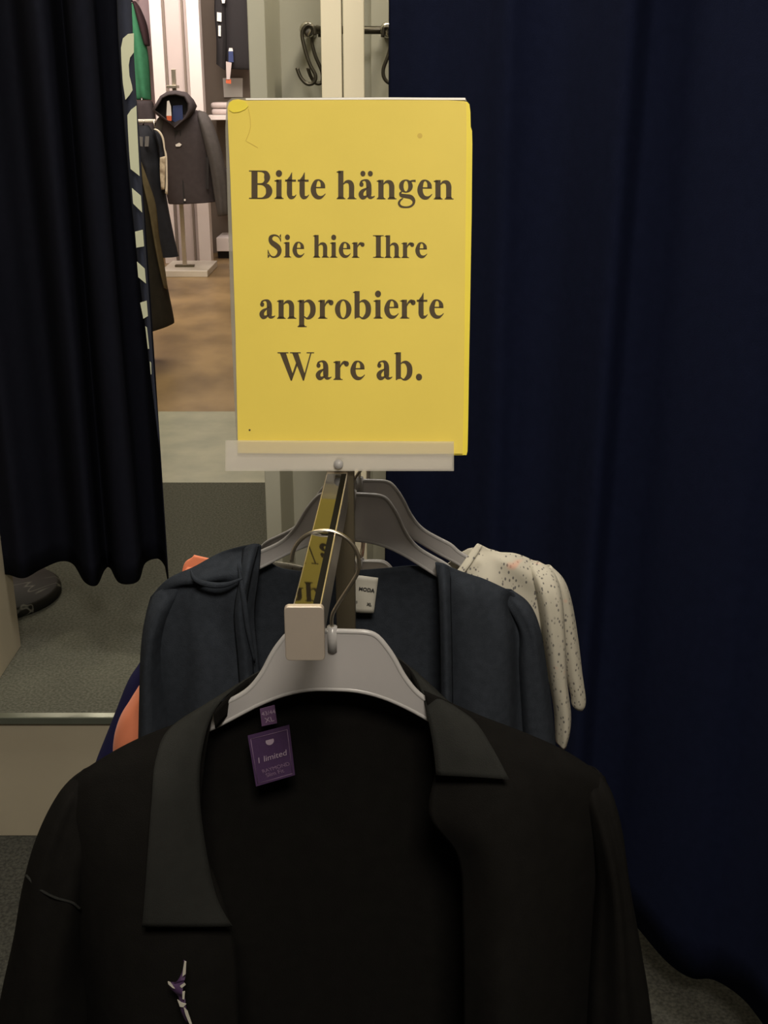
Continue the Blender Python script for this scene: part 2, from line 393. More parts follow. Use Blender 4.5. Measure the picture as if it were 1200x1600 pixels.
letters = [
 [(209,52),(200,53),(192,60),(189,75),(190,100),(192,130),(196,156),(202,149),(207,141),(206,134),(202,118),(201,102),(203,90),(209,82)],
 [(213,165),(205,171),(199,180),(200,205),(202,240),(204,264),(218,275),(216,235),(214,195)],
 [(206,294),(220,306),(222,332),(208,318)],
 [(211,362),(223,359),(225,385),(213,387)],
 [(214,409),(226,420),(228,443),(216,433)],
 [(219,473),(229,470),(231,494),(224,498)],
 [(227,510),(229.5,512),(233,545),(231,545)],
 [(234,565),(236,567),(236.5,585),(235.5,585)]]
for L in letters:
    MB().prism(px([(x, y, YS-.016) for x, y in L]), (0, .0015, 0)).build('printed_letter', M['print'], edge, smooth=False, label='cream printed letter fragment')

# ------------------------------------------------------------------ stool behind the left curtain
t = empty('pedestal_stool', (-1.035, 2.80, 0), 'black marbled round pedestal base standing on the carpet beside the beige partition', 'stool')
MB().lathe((-1.035, 2.80, .0), [(.165, 0), (.172, .004), (.172, .018), (.160, .028), (.05, .034), (.03, .045)], 56).build('base', M['marble'], t)
MB().lathe((-1.035, 2.80, .045), [(.022, 0), (.022, .42)], 24).build('column', M['silver'], t)
MB().lathe((-1.035, 2.80, .465), [(.15, 0), (.165, .02), (.165, .06), (.14, .085), (.01, .09)], 40).build('seat', M['dark_lining'], t)

# ------------------------------------------------------------------ hook rail in the cubicle
t = empty('hook_rail', (-.03, 2.80, 1.60), 'dark metal hook rail with shiny end caps behind the cream posts', 'rail')
def zrow(pxx, py, Y): return at(pxx, py, Y)
Yr = 2.70
A, B_ = zrow(481, 47, Yr), zrow(612, 46, Yr)
B_.z = A.z
b = MB(); b.tube([A, B_+Vector((.12, 0, 0))], .0085, sub=1); b.build('bar', M['hook'], t)
for P_ in (A, Vector((at(606, 45, Yr).x, Yr, A.z))):
    b = MB(); b.tube([P_+Vector((0, -.012, 0)), P_+Vector((0, .159, 0))], .012, n=16, sub=1); b.build('bracket', M['hook'], t)
    b = MB(); b.lathe((0, 0, 0), [(.006, .0), (.014, .001), (.0165, .006), (.0165, .012)], 24)
    b.v = [P_ + Vector((v.x, -.030+v.z+.006, v.y)) for v in b.v]; b.build('end_cap', M['silver'], t)
def shook(pts, Y, lab):
    P = px([(x, y, Y+d) for x, y, d in pts])
    o = MB().tube(P, .0042, n=8, sub=6).build('clothes_hook', M['hook'], origin=P[0])
    return tag(o, lab, 'hook', 'dark metal hooks on the cubicle rail')
shook([(492, 55, .0), (489, 42, -.0), (479, 40, -.0), (472, 52, 0), (476, 75, 0), (484, 100, 0), (493, 118, 0), (490, 129, 0), (480, 131, 0), (470, 121, 0), (464, 106, 0)], 2.665, 'dark metal clothes hook at the rail left end, fully in view')
shook([(500, 58, .0), (499, 44, .0), (493, 44, .0), (487, 60, 0), (492, 85, 0), (503, 112, 0), (503, 128, 0), (494, 130, 0), (486, 120, 0), (481, 106, 0)], 2.72, 'dark metal clothes hook half hidden behind the left cream post')
shook([(598, 58, 0), (600, 44, 0), (608, 44, 0), (612, 60, 0), (607, 85, 0), (599, 108, 0), (601, 123, 0), (611, 130, 0), (622, 120, 0)], 2.665, 'dark metal clothes hook right of the posts, partly behind the navy curtain')

# ------------------------------------------------------------------ far shop: display column, shelf wall, stands
t = empty('display_column', (-1.5, 9.1, 0), 'white display column with two upright strips and a pale recess behind the charcoal jacket', 'display column')
MB().box((-1.685, 9.00, .0), (-1.600, 9.12, 2.69)).build('upright', M['pink_white'], t, False, bevel=.003)
MB().box((-1.420, 9.00, .0), (-1.330, 9.12, 2.69)).build('upright', M['pink_white'], t, False, bevel=.003)
MB().box((-1.600, 9.06, .0), (-1.420, 9.12, 2.69)).build('recess_panel', M['pink_panel'], t, False)
MB().box((-1.465, 9.04, .0), (-1.450, 9.06, 2.69)).build('dark_strip', M['wall_taupe'], t, False)
MB().box((-1.598, 9.03, .0), (-1.585, 9.06, 2.69)).build('dark_strip', M['wall_taupe'], t, False)  # dark strip painted in place of the shadow in a groove
t = empty('wall_shelving', (-1.05, 9.4, 0), 'white shelf and low white plinth against the far taupe wall right of the display column', 'shelving')
MB().box((-1.32, 9.15, 1.045), (-.6, 9.61, 1.08)).build('shelf', M['pink_white'], t, False, bevel=.003)
MB().box((-1.32, 9.25, .06), (-.6, 9.61, .165)).build('plinth', M['pink_white'], t, False, bevel=.003)
MB().box((-1.32, 9.30, .0), (-.6, 9.61, .06)).build('dark_gap_fill', M['dark_lining'], t, False)  # dark block stands in for the shaded gap below the plinth
MB().box((-1.30, 9.3, .52), (-.6, 9.61, .55)).build('lower_shelf', M['taupe'], t, False, bevel=.003)
def folded(x0, x1, z0, n, m, lab, Y0=9.2, Y1=9.5):
    for i in range(n):
        z = z0 + i*.045
        b = MB(); k = random.uniform(-.008, .008)
        b.sleeve([((x0+k, (Y0+Y1)/2, z+.02), (x0+k+.002, (Y0+Y1)/2, z+.02), .001)]*1 + [], nu=4, nv=1) if False else None
        b.box((x0+k, Y0+k, z+.001), (x1+k, Y1, z+.043))
        o = b.build('folded_shirt', m, bevel=.018, origin=((x0+x1)/2, (Y0+Y1)/2, z)); tag(o, lab[i] if isinstance(lab, list) else lab, 'shirt', 'folded shirts on the far shelf')
folded(-1.30, -1.12, 1.081, 2, M['pink_panel'], ['pale folded shirt lying on the far white shelf, bottom of the left pile', 'pale folded shirt on the far white shelf, top of the left pile'])
folded(-1.09, -.95, 1.081, 1, M['taupe'], ['small grey folded shirt on the far white shelf behind the sign corner'])
folded(-1.25, -1.02, .551, 3, M['charcoal'], ['dark folded shirt on the lower far shelf, bottom of the pile', 'dark folded shirt on the lower far shelf, middle of the pile', 'dark folded shirt on the lower far shelf, top of the pile'])
# white poster on the far wall
P = px([(348, 122, 9.6), (379, 122, 9.6), (379, 152, 9.6), (350, 152, 9.6)])
o = MB().prism(P, (0, .012, 0)).build('wall_poster', M['tagwhite'], smooth=False, origin=P[3]); tag(o, 'small white poster on the taupe wall above the far shelf', 'poster')
# black garment on the far wall
Yg = 9.35
g = empty('hanging_jacket', at(368, 105, Yg), 'black jacket hanging high on the far taupe wall left of the grey partition', 'jacket')
b = MB(); b.sleeve([(at(352, -130, Yg), at(385, -130, Yg), .02), (at(345, -100, Yg), at(402, -100, Yg), .06), (at(349, 0, Yg), at(400, 0, Yg), .07), (at(350, 60, Yg), at(401, 60, Yg), .07), (at(352, 104, Yg), at(400, 106, Yg), .06), (at(353, 106, Yg), at(399, 108, Yg), .01)], fold=.4)
b.build('body', M['dark_lining'], g)
b = MB(); b.sleeve([(at(345, -95, Yg-.04), at(358, -95, Yg-.04), .03), (at(335, 0, Yg-.04), at(352, 0, Yg-.04), .04), (at(338, 60, Yg-.04), at(354, 60, Yg-.04), .04), (at(338, 100, Yg-.04), at(352, 110, Yg-.04), .03)], fold=.4, seed=3)
b.build('sleeve', M['dark_lining'], g)
def plate(parent, name, m, pts, Y, th=.003, label=None):
    return MB().prism(px([(x, y, Y) for x, y in pts]), (0, th, 0)).build(name, m, parent, smooth=False, label=label)
plate(g, 'hang_tag', M['tagwhite'], [(339, 19), (346, 20), (346, 34), (339, 33)], Yg-.1, label='white hang tag')
plate(g, 'hang_tag', M['tagwhite'], [(341, 40), (345, 40), (345, 57), (341, 56)], Yg-.1, label='white hang tag')
plate(g, 'hang_tag', M['tagwhite'], [(346, -2), (352, -2), (351, 5), (347, 5)], Yg-.1, label='white hang tag')
plate(g, 'bottle_tag', M['blue_label'], [(357, 80), (364, 80), (365, 97), (357, 97)], Yg-.1, label='blue tag with a white top')
plate(g, 'bottle_tag_top', M['tagwhite'], [(358, 75), (363, 75), (364, 80), (357, 80)], Yg-.1, label='white tag top')
plate(g, 'ribbon', M['pink_panel'], [(353, 96), (362, 98), (359, 125), (354, 125)], Yg-.1, label='pale ribbon')
plate(g, 'red_tag', M['red'], [(353, 124), (361, 124), (361, 131), (353, 130)], Yg-.1, label='red tag')
b = MB(); b.tube([at(368, -135, Yg), at(368, -160, Yg), at(368, -160, Yg)+Vector((0, .27, 0))], .006, sub=1); b.build('wall_hook', M['silver'], g)

# ---- jacket stand
t = empty('jacket_stand', (-1.45, 8.5, 0), 'grey metal pole stand on a white square base holding the charcoal jacket', 'stand')
MB().box((-1.60, 8.32, 0), (-1.262, 8.84, .045)).build('base', M['white'], t, False, bevel=.004)
MB().box((-1.525, 8.50, .045), (-1.385, 8.54, .06)).build('foot_bar', M['bronze'], t, False, bevel=.002)
ptop = at(271, 108, 8.52)
MB().box((-1.468, 8.505, .05), (-1.440, 8.535, ptop.z)).build('pole', M['steel'], t, False, bevel=.002)
hk = at(273, 138, 8.42); b = MB(); b.box((-1.49, 8.40, hk.z), (-1.42, 8.52, hk.z+.02)); b.build('hook_arm', M['steel'], t, False, bevel=.002)
# ---- charcoal jacket with hood
Y = 8.38
J = empty('hooded_jacket', at(292, 325, Y), 'charcoal hooded softshell jacket displayed on the pole stand in the far shop', 'jacket')
b = MB(); b.sleeve([(at(262, 172, Y), at(308, 172, Y), .03), (at(249, 186, Y), at(322, 182, Y), .10), (at(246, 205, Y), at(330, 200, Y), .12), (at(250, 240, Y), at(335, 238, Y), .13),
                    (at(256, 280, Y), at(338, 280, Y), .13), (at(262, 312, Y), at(341, 309, Y), .13), (at(264, 318, Y), at(341, 314, Y), .12), (at(268, 319, Y), at(335, 315, Y), .01)], fold=.25)
b.build('body', M['charcoal'], J)
b = MB(); b.sleeve([(at(310, 172, Y-.03), at(322, 176, Y-.03), .02), (at(309, 185, Y-.05), at(331, 190, Y-.05), .07), (at(318, 220, Y-.08), at(342, 220, Y-.08), .07), (at(328, 262, Y-.09), at(352, 262, Y-.09), .065),
                    (at(334, 300, Y-.09), at(357, 300, Y-.09), .06), (at(340, 335, Y-.09), at(358, 333, Y-.09), .055), (at(341, 336, Y-.09), at(357, 334, Y-.09), .01)], fold=.3, seed=5)
b.build('sleeve', M['charcoal_sleeve'], J)
b = MB(); b.sleeve([(at(252, 180, Y-.02), at(262, 178, Y-.02), .02), (at(244, 192, Y-.02), at(262, 192, Y-.02), .06), (at(240, 240, Y-.02), at(258, 240, Y-.02), .06), (at(238, 300, Y-.02), at(256, 300, Y-.02), .05)], fold=.3, seed=8)
b.build('sleeve', M['charcoal_sleeve'], J)
hood = [(274, 141), (292, 144), (303, 156), (308, 166), (302, 180), (288, 190), (275, 201), (262, 192), (246, 181), (237, 172), (243, 162), (250, 150), (261, 143)]
inner = [(274, 149), (287, 152), (293, 162), (293, 172), (288, 183), (280, 192), (272, 199), (264, 189), (253, 180), (243, 172), (249, 163), (254, 154), (263, 150)]
b = MB(); n = len(hood)
V = []
for k, (sc_, dy) in enumerate([(0, .06), (.35, -.06), (.75, -.10), (1, -.06), (1.0, .03)]):
    for i in range(n):
        x = hood[i][0]*(1-sc_)+inner[i][0]*sc_; y = hood[i][1]*(1-sc_)+inner[i][1]*sc_; V.append(at(x, y, Y-.10+dy))
b.add(V, [(k*n+i, k*n+(i+1) % n, (k+1)*n+(i+1) % n, (k+1)*n+i) for k in range(4) for i in range(n)])
hd = b.build('hood', M['charcoal'], J, label='open charcoal hood')
plate(J, 'lining', M['dark_lining'], inner, Y-.085)
plate(J, 'neck_label', M['blue_label'], [(270, 165), (285, 164), (286, 188), (275, 192), (269, 188)], Y-.12, label='blue neck label')
wt = plate(J, 'hang_tag', M['tagwhite'], [(261, 158), (264, 157), (267, 166), (268, 181), (260, 181)], Y-.17, label='white hang tag with an orange-red end')
plate(wt, 'tag_end', M['red'], [(260, 181), (268, 181), (268, 189), (261, 188)], Y-.17, label='orange-red tag end')
plate(J, 'zipper', M['dark_lining'], [(280.5, 203), (282.5, 203), (289, 318), (286.5, 318)], Y-.137)
plate(J, 'zip_placket', M['dark_lining'], [(272, 204), (284, 203), (285, 245), (275, 243)], Y-.133)
plate(J, 'zip_pull', M['tagwhite'], [(274, 226), (280, 223), (284, 226), (281, 229), (275, 229)], Y-.15, label='small white zip tag')
plate(J, 'zip_end', M['tagwhite'], [(287.5, 311), (290, 311), (290, 314), (287.5, 314)], Y-.145)
plate(J, 'pocket_zip', M['dark_lining'], [(322, 246), (326, 246), (326, 296), (322, 295)], Y-.125)

# ---- clothes rail with dark garments left of the jacket
Yb = 7.7
Lr, Rr_ = at(206, 190, Yb), at(243, 189, Yb)
t = empty('clothes_rail', (Lr.x, Yb, 0), 'short white rail end carrying dark trousers at left of the charcoal jacket', 'rail')
MB().tube([Lr-Vector((.35, 0, 0)), Rr_], .011, sub=1).build('rail', M['white'], t)
MB().tube([Vector((Lr.x-.2, Yb, 0.03)), Vector((Lr.x-.2, Yb, Lr.z))], .014, sub=1).build('post', M['white'], t)
MB().box((Lr.x-.45, Yb-.2, 0), (Lr.x+.05, Yb+.2, .03)).build('base', M['white'], t, False, bevel=.004)
def hung(name, rows, m, lab, cat, group=None, fold=.5, seed=0, hook=None, Yh=None):
    e = empty(name, (rows[-1][0]+rows[-1][1])/2, lab, cat, group)
    b = MB(); b.sleeve(rows, fold=fold, seed=seed, nv=40); b.build('body', m, e)
    if hook is not None:
        MB().tube([hook+Vector((0, 0, .012)), hook+Vector((0, -.012, .0)), rows[0][0].lerp(rows[0][1], .5)], .004, sub=1).build('hanger_hook', M['silver'], e)
    return e
def R3(l, r, y, Y, d): return (at(l, y, Y), at(r, y, Y), d)
e = hung('dark_trousers', [R3(216, 232, 196, Yb, .03), R3(209, 240, 208, Yb, .07), R3(207, 246, 225, Yb, .1), R3(210, 250, 248, Yb, .1), R3(222, 254, 268, Yb, .1), R3(226, 262, 320, Yb, .1), R3(233, 272, 370, Yb, .09), R3(240, 279, 400, Yb, .08)],
     M['dark_navy'], 'dark navy trousers with two grey tags hanging from the short white rail', 'trousers', seed=2, hook=at(225, 190, Yb))
plate(e, 'card_tag', M['grey_tag'], [(216, 213), (223, 214), (223, 229), (216, 228)], Yb-.12, label='grey card tag')
plate(e, 'card_tag', M['grey_tag'], [(227, 213), (233, 213), (232, 229), (226, 229)], Yb-.12, label='grey card tag')
e = hung('striped_shirt', [R3(240, 244, 201, Yb-.03, .02), R3(240, 250, 206, Yb-.03, .04), R3(244, 255, 218, Yb-.04, .05), R3(249, 257, 235, Yb-.04, .05), R3(250, 258, 250, Yb-.05, .05), R3(251, 259, 280, Yb-.05, .05), R3(252, 260, 297, Yb-.05, .04)],
     M['dark_navy'], 'dark shirt with a cream edge hanging at the end of the short white rail', 'shirt', seed=4, hook=at(241, 190, Yb))
MB().surf([px([(240, 202, Yb-.09), (247, 206, Yb-.1), (253, 216, Yb-.1), (256, 232, Yb-.1), (258, 245, Yb-.1), (259, 280, Yb-.1), (258, 302, Yb-.1)]),
           px([(243, 201, Yb-.09), (250, 205, Yb-.1), (256, 216, Yb-.1), (258, 232, Yb-.1), (261, 245, Yb-.1), (262, 280, Yb-.1), (262, 304, Yb-.1)])], 24, 2).build('cream_edge', M['cream_plain'], e, solid=.006, label='cream edge')
MB().surf([px([(250, 246, Yb-.105), (250, 270, Yb-.105), (252, 296, Yb-.105)]), px([(258, 244, Yb-.11), (258, 270, Yb-.11), (257, 296, Yb-.11)])], 12, 4).build('patterned_edge', M['cream_knit'], e, solid=.006, label='patterned cream and brown edge')
# ---- green fleece high up
Yg = 9.2
e = hung('green_fleece', [R3(203, 208, 4, Yg, .03), R3(198, 216, 12, Yg, .07), R3(195, 224, 45, Yg, .09), R3(200, 232, 90, Yg, .09), R3(210, 236, 150, Yg, .08), R3(213, 237, 155, Yg, .01)],
     M['green'], 'bright green fleece hanging high beside the printed curtain edge', 'fleece', seed=6)
b = MB(); b.sleeve([R3(207, 212, 2, Yg-.02, .03), R3(210, 220, 14, Yg-.02, .05), R3(217, 230, 40, Yg-.02, .06), R3(225, 234, 68, Yg-.02, .05), R3(227, 234, 72, Yg-.02, .01)], fold=.3); b.build('sleeve', M['maroon'], e, label='dark maroon sleeve')
b = MB(); p = at(206, 3, Yg); b.tube([p, p+Vector((0, 0, .04)), p+Vector((0, .25, .04))], .006, sub=1); b.build('wall_hook', M['silver'], e)
Yg = 9.1
e = hung('grey_trousers', [R3(205, 236, 157, Yg, .06), R3(206, 240, 165, Yg, .08), R3(208, 244, 200, Yg, .08), R3(212, 246, 260, Yg, .08), R3(216, 250, 340, Yg, .07)],
     M['charcoal'], 'dark grey trousers hanging below the green fleece', 'trousers', seed=9)
b = MB(); p = at(222, 160, Yg); b.tube([p, p+Vector((0, .0, .03)), p+Vector((0, .35, .03))], .006, sub=1); b.build('wall_hook', M['silver'], e)
# ---- nearer dark coat behind the printed curtain
Yc = 5.6
e = hung('long_coat', [R3(150, 196, 215, Yc, .04), R3(135, 212, 228, Yc, .09), R3(130, 222, 262, Yc, .11), R3(132, 240, 320, Yc, .12), R3(135, 250, 390, Yc, .12), R3(140, 262, 450, Yc, .12), (at(150, 530, Yc), at(272, 500, Yc), .12), (at(152, 534, Yc), at(270, 504, Yc), .1)],
     M['coat'], 'long dark brown coat with khaki edge, sticking out from behind the printed curtain', 'coat', fold=.3, seed=11, hook=at(173, 205, Yc))
MB().surf([px([(214, 250, Yc-.06), (224, 290, Yc-.085), (233, 330, Yc-.09), (242, 380, Yc-.09), (251, 425, Yc-.08), (257, 450, Yc-.07)]),
           px([(219, 250, Yc-.05), (232, 285, Yc-.07), (243, 320, Yc-.07), (248, 370, Yc-.06), (256, 415, Yc-.05), (261, 452, Yc-.05)])], 20, 4).build('front_edge', M['khaki'], e, solid=.008, label='khaki front edge')
t = empty('coat_rail', (at(173, 205, Yc).x, Yc, 0), 'coat rail hidden behind the printed curtain and carrying the long dark coat', 'rail')
hx = at(173, 205, Yc)
MB().tube([hx+Vector((-.5, 0, 0)), hx+Vector((.03, 0, 0))], .012, sub=1).build('rail', M['silver'], t)
MB().tube([Vector((hx.x-.4, Yc, .03)), Vector((hx.x-.4, Yc, hx.z))], .014, sub=1).build('post', M['silver'], t)
MB().box((hx.x-.6, Yc-.2, 0), (hx.x-.2, Yc+.2, .03)).build('base', M['white'], t, False, bevel=.004)

# ------------------------------------------------------------------ the rack in front
RZ = .946                      # top of the rail
xn, xf = at(480, 945, .70).x, at(527, 737, .983).x
Yn, Yf = .70, .983
def railx(Y): return xn + (xf-xn)*(Y-Yn)/(Yf-Yn)
rack = empty('returns_rack', (railx(1.0), 1.0, LZ), 'floor-standing metal clothes rack with a slotted arm pointing at the viewer', 'clothes rack')
hw = .0098
def arm(y0, y1, name):
    b = MB()
    a, c = railx(y0), railx(y1)
    V = [(a-hw, y0, RZ), (a+hw, y0, RZ), (c+hw, y1, RZ), (c-hw, y1, RZ)]
    V2 = [(x, y, RZ-.030) for x, y, z in V]
    b.add(V2+V, [(0,3,2,1),(4,5,6,7),(0,1,5,4),(1,2,6,5),(2,3,7,6),(3,0,4,7)])
    return b.build(name, M['steel'], rack, False, bevel=.0012)
ar = arm(Yn, Yf+.005, 'arm')
b = MB()
for s0, s1, m_ in ((-hw+.0012, hw-.0060, 'chrome'), (hw-.0060, hw-.0014, 'slot')):
    b = MB(); z = RZ+.0003
    b.add([(railx(Yn)+s0, Yn, z), (railx(Yn)+s1, Yn, z), (railx(Yf)+s1, Yf-.004, z), (railx(Yf)+s0, Yf-.004, z)], [(0, 1, 2, 3)])
    b.build('top_inlay' if m_ == 'chrome' else 'slot', M[m_], ar, False)
c = railx(Yn)
cz1, cz0 = at(476, 947, Yn-.004).z, at(476, 1031, Yn-.004).z
cx0, cx1 = at(445, 985, Yn-.004).x, at(507, 985, Yn-.004).x
b = MB(); r_ = .003; pts = []
for (ax, az, st) in ((cx1-r_, cz1-r_, 0), (cx0+r_, cz1-r_, 90), (cx0+r_, cz0+r_, 180), (cx1-r_, cz0+r_, 270)):
    for k in range(5):
        a = R(st+k*22.5); pts.append((ax+r_*math.cos(a), Yn-.0055, az+r_*math.sin(a)))
b.prism(pts, (0, .0055, 0)); b.build('end_cap', M['cap'], rack, False, bevel=.0007, label='flat champagne-coloured end cap')
ux0, ux1 = at(523, 800, Yf+.006).x, at(553.5, 800, Yf+.006).x
MB().box((ux0, Yf+.005, LZ+.02), (ux1, Yf+.030, RZ+.003)).build('upright', M['bronze'], rack, False, bevel=.001, label='dark bronze upright')
MB().box((ux0-.30, Yf-.10, LZ), (ux1+.30, Yf+.14, LZ+.02)).build('base', M['bronze'], rack, False, bevel=.004)
b = MB(); b.box((railx(1.0)-.0115, Yf+.0302, RZ-.028), (railx(1.0)+.0115, 1.34, RZ-.0)); b.build('rear_arm', M['steel'], rack, False, bevel=.001)
b = MB(); b.lathe((0, 0, 0), [(.002, 0), (.002, .001)], 12); b.v = [Vector((ux1-.002+v.z*1+.0015, Yf+.0155, .86))+Vector((0, v.x, v.y)) for v in b.v]; b.build('screw', M['slot'], rack)

# ------------------------------------------------------------------ sign
psi, lam = R(7), R(13)
Us = Vector((math.cos(psi), -math.sin(psi), 0)); Ws = Vector((math.sin(lam)*math.sin(psi), math.sin(lam)*math.cos(psi), math.cos(lam)))
Ns = Us.cross(Ws).normalized()       # towards the viewer
if Ns.y > 0: Ns = -Ns
S0 = at(541, 712, .990)
def onsign(x, y, off=0):
    d = ray(x, y); tt = ((S0+Ns*off)-CP).dot(Ns)/d.dot(Ns); return CP + d*tt
sg = empty('yellow_sign', S0, 'yellow paper sign with bold German text asking to hang tried-on goods here', 'sign')
def sheet(pts, off, th, name, m, parent=sg, label=None):
    return MB().prism([onsign(x, y, off) for x, y in pts], -Ns*th).build(name, m, parent, smooth=False, label=label)
def smooth_outline(pts, n=6):
    P = [Vector((x, y, 0)) for x, y in pts]; return P
front_pts = [(355.5,168),(358,160),(364,156),(372,155),(383,157),(440,156.5),(560,156),(700,156.5),(726,158),(728.5,163),(729,200),(728,300),(726.5,450),(725,600),(723,709),(640,709.5),(500,709),(372,708),(370.5,640),(368,520),(364,400),(360,280),(356.5,200)]
fs = sheet(front_pts, 0, .0006, 'paper_sheet', M['yellow'])
back_pts = [(700,158),(730,159),(733.5,163),(735,175),(735.5,198),(737.5,204),(738,225),(737,330),(735,450),(733,560),(731.5,660),(730.5,705),(729,711),(700,711)]
sheet(back_pts, -.0016, .0012, 'backing_card', M['yellow_back'], label='brighter yellow card showing at the right edge')
sheet([(354,160),(362,153),(600,152),(727,153),(729,157),(724,712),(371,712),(367,640),(361,500),(352,200)], -.0032, .002, 'acrylic_plate', M['clear'], label='clear acrylic backing plate')
M['edge_shine'] = mat('acrylic_edge_shine', (.92, .90, .84), .25, noise_amt=.02)  # overhead shine along the clear edge, put into the base colour
sheet([(384,153.5),(600,152.2),(727,152.8),(727,156.2),(600,155.5),(384,156.2)], .0002, .003, 'top_edge', M['edge_shine'], label='plate edge with its overhead shine painted white')
# worn corner with crease, smudges
def ribbon2(pts, wpx, off, th, name, m, parent):
    L, Rr = [], []
    for i, (x, y) in enumerate(pts):
        a = pts[max(0, i-1)]; c_ = pts[min(len(pts)-1, i+1)]; dx, dy = c_[0]-a[0], c_[1]-a[1]; l = math.hypot(dx, dy)
        L.append((x-dy/l*wpx/2, y+dx/l*wpx/2)); Rr.append((x+dy/l*wpx/2, y-dx/l*wpx/2))
    return sheet(L+Rr[::-1], off, th, name, m, parent)
ribbon2([(388,170),(391,185),(391.5,198),(389,208),(384,220),(393,225),(403,231)], .9, .0003, .0002, 'crease', M['smudge'], fs)
cr = sheet([(357,163),(362,158),(372,156.5),(383,158),(388,166),(383,171),(374,175),(364,176),(358,172)], .0009, .0005, 'curled_corner', M['yellow_back'], fs)
def disc(cx, cy, r, n=14): return [(cx+r*math.cos(2*math.pi*i/n), cy+r*math.sin(2*math.pi*i/n)) for i in range(n)]
sheet(disc(656, 212, 4), .0003, .0002, 'smudge', M['smudge'], fs)
sheet(disc(390, 672, 1.6, 8), .0003, .0002, 'speck', M['ink'], fs)

# bold serif lettering drawn as strokes (units of 1/1000 em)
def ribbon(P, n=8):
    Q = [Vector(p) for p in P]; m = (len(Q)-1)*n; pts = [catmull(Q, i/m) for i in range(m+1)]
    L, Rr = [], []
    for i, q in enumerate(pts):
        d = pts[min(i+1, m)] - pts[max(i-1, 0)]; l = math.hypot(d.x, d.y) or 1
        nx, ny = -d.y/l*q.z/2, d.x/l*q.z/2
        L.append((q.x+nx, q.y+ny)); Rr.append((q.x-nx, q.y-ny))
    return [[L[i], L[i+1], Rr[i+1], Rr[i]] for i in range(m)]
def ring(cx, cy, rx_, ry_, ix, iy, n=36):
    o = [(cx+rx_*math.cos(2*math.pi*i/n), cy+ry_*math.sin(2*math.pi*i/n)) for i in range(n)]
    q = [(cx+ix*math.cos(2*math.pi*i/n), cy+iy*math.sin(2*math.pi*i/n)) for i in range(n)]
    return [[o[i], o[(i+1) % n], q[(i+1) % n], q[i]] for i in range(n)]
def rect(x0, x1, y0, y1): return [[(x0, y0), (x1, y0), (x1, y1), (x0, y1)]]
def foot(x0, x1, s0, s1, y=0, h=20):   # slab serif with brackets under a stem s0..s1
    k = 1
    return rect(x0, x1, y, y+h) + [[(s0-28, y+h), (s1+28, y+h), (s1, y+h+34), (s0, y+h+34)]]
def head(x0, s1, y): return [[(x0, y-22), (x0, y-38), (s1, y-60), (s1, y)], [(x0, y-22), (s1, y-80), (s1, y)]]
def dotc(cx, cy, r): return [[(cx+r*math.cos(2*math.pi*i/20), cy+r*math.sin(2*math.pi*i/20)) for i in range(20)]]
ARCH = ribbon([(185,345,16),(245,405,50),(315,418,82),(378,385,122),(408,310,139),(408,180,139),(408,20,139)])
NRIGHT = ARCH + foot(300, 535, 340, 478)
BOWL = ribbon([(190,395,26),(250,432,44),(335,425,92),(410,345,138),(432,232,148),(410,115,138),(335,32,90),(260,8,40),(190,55,26)])
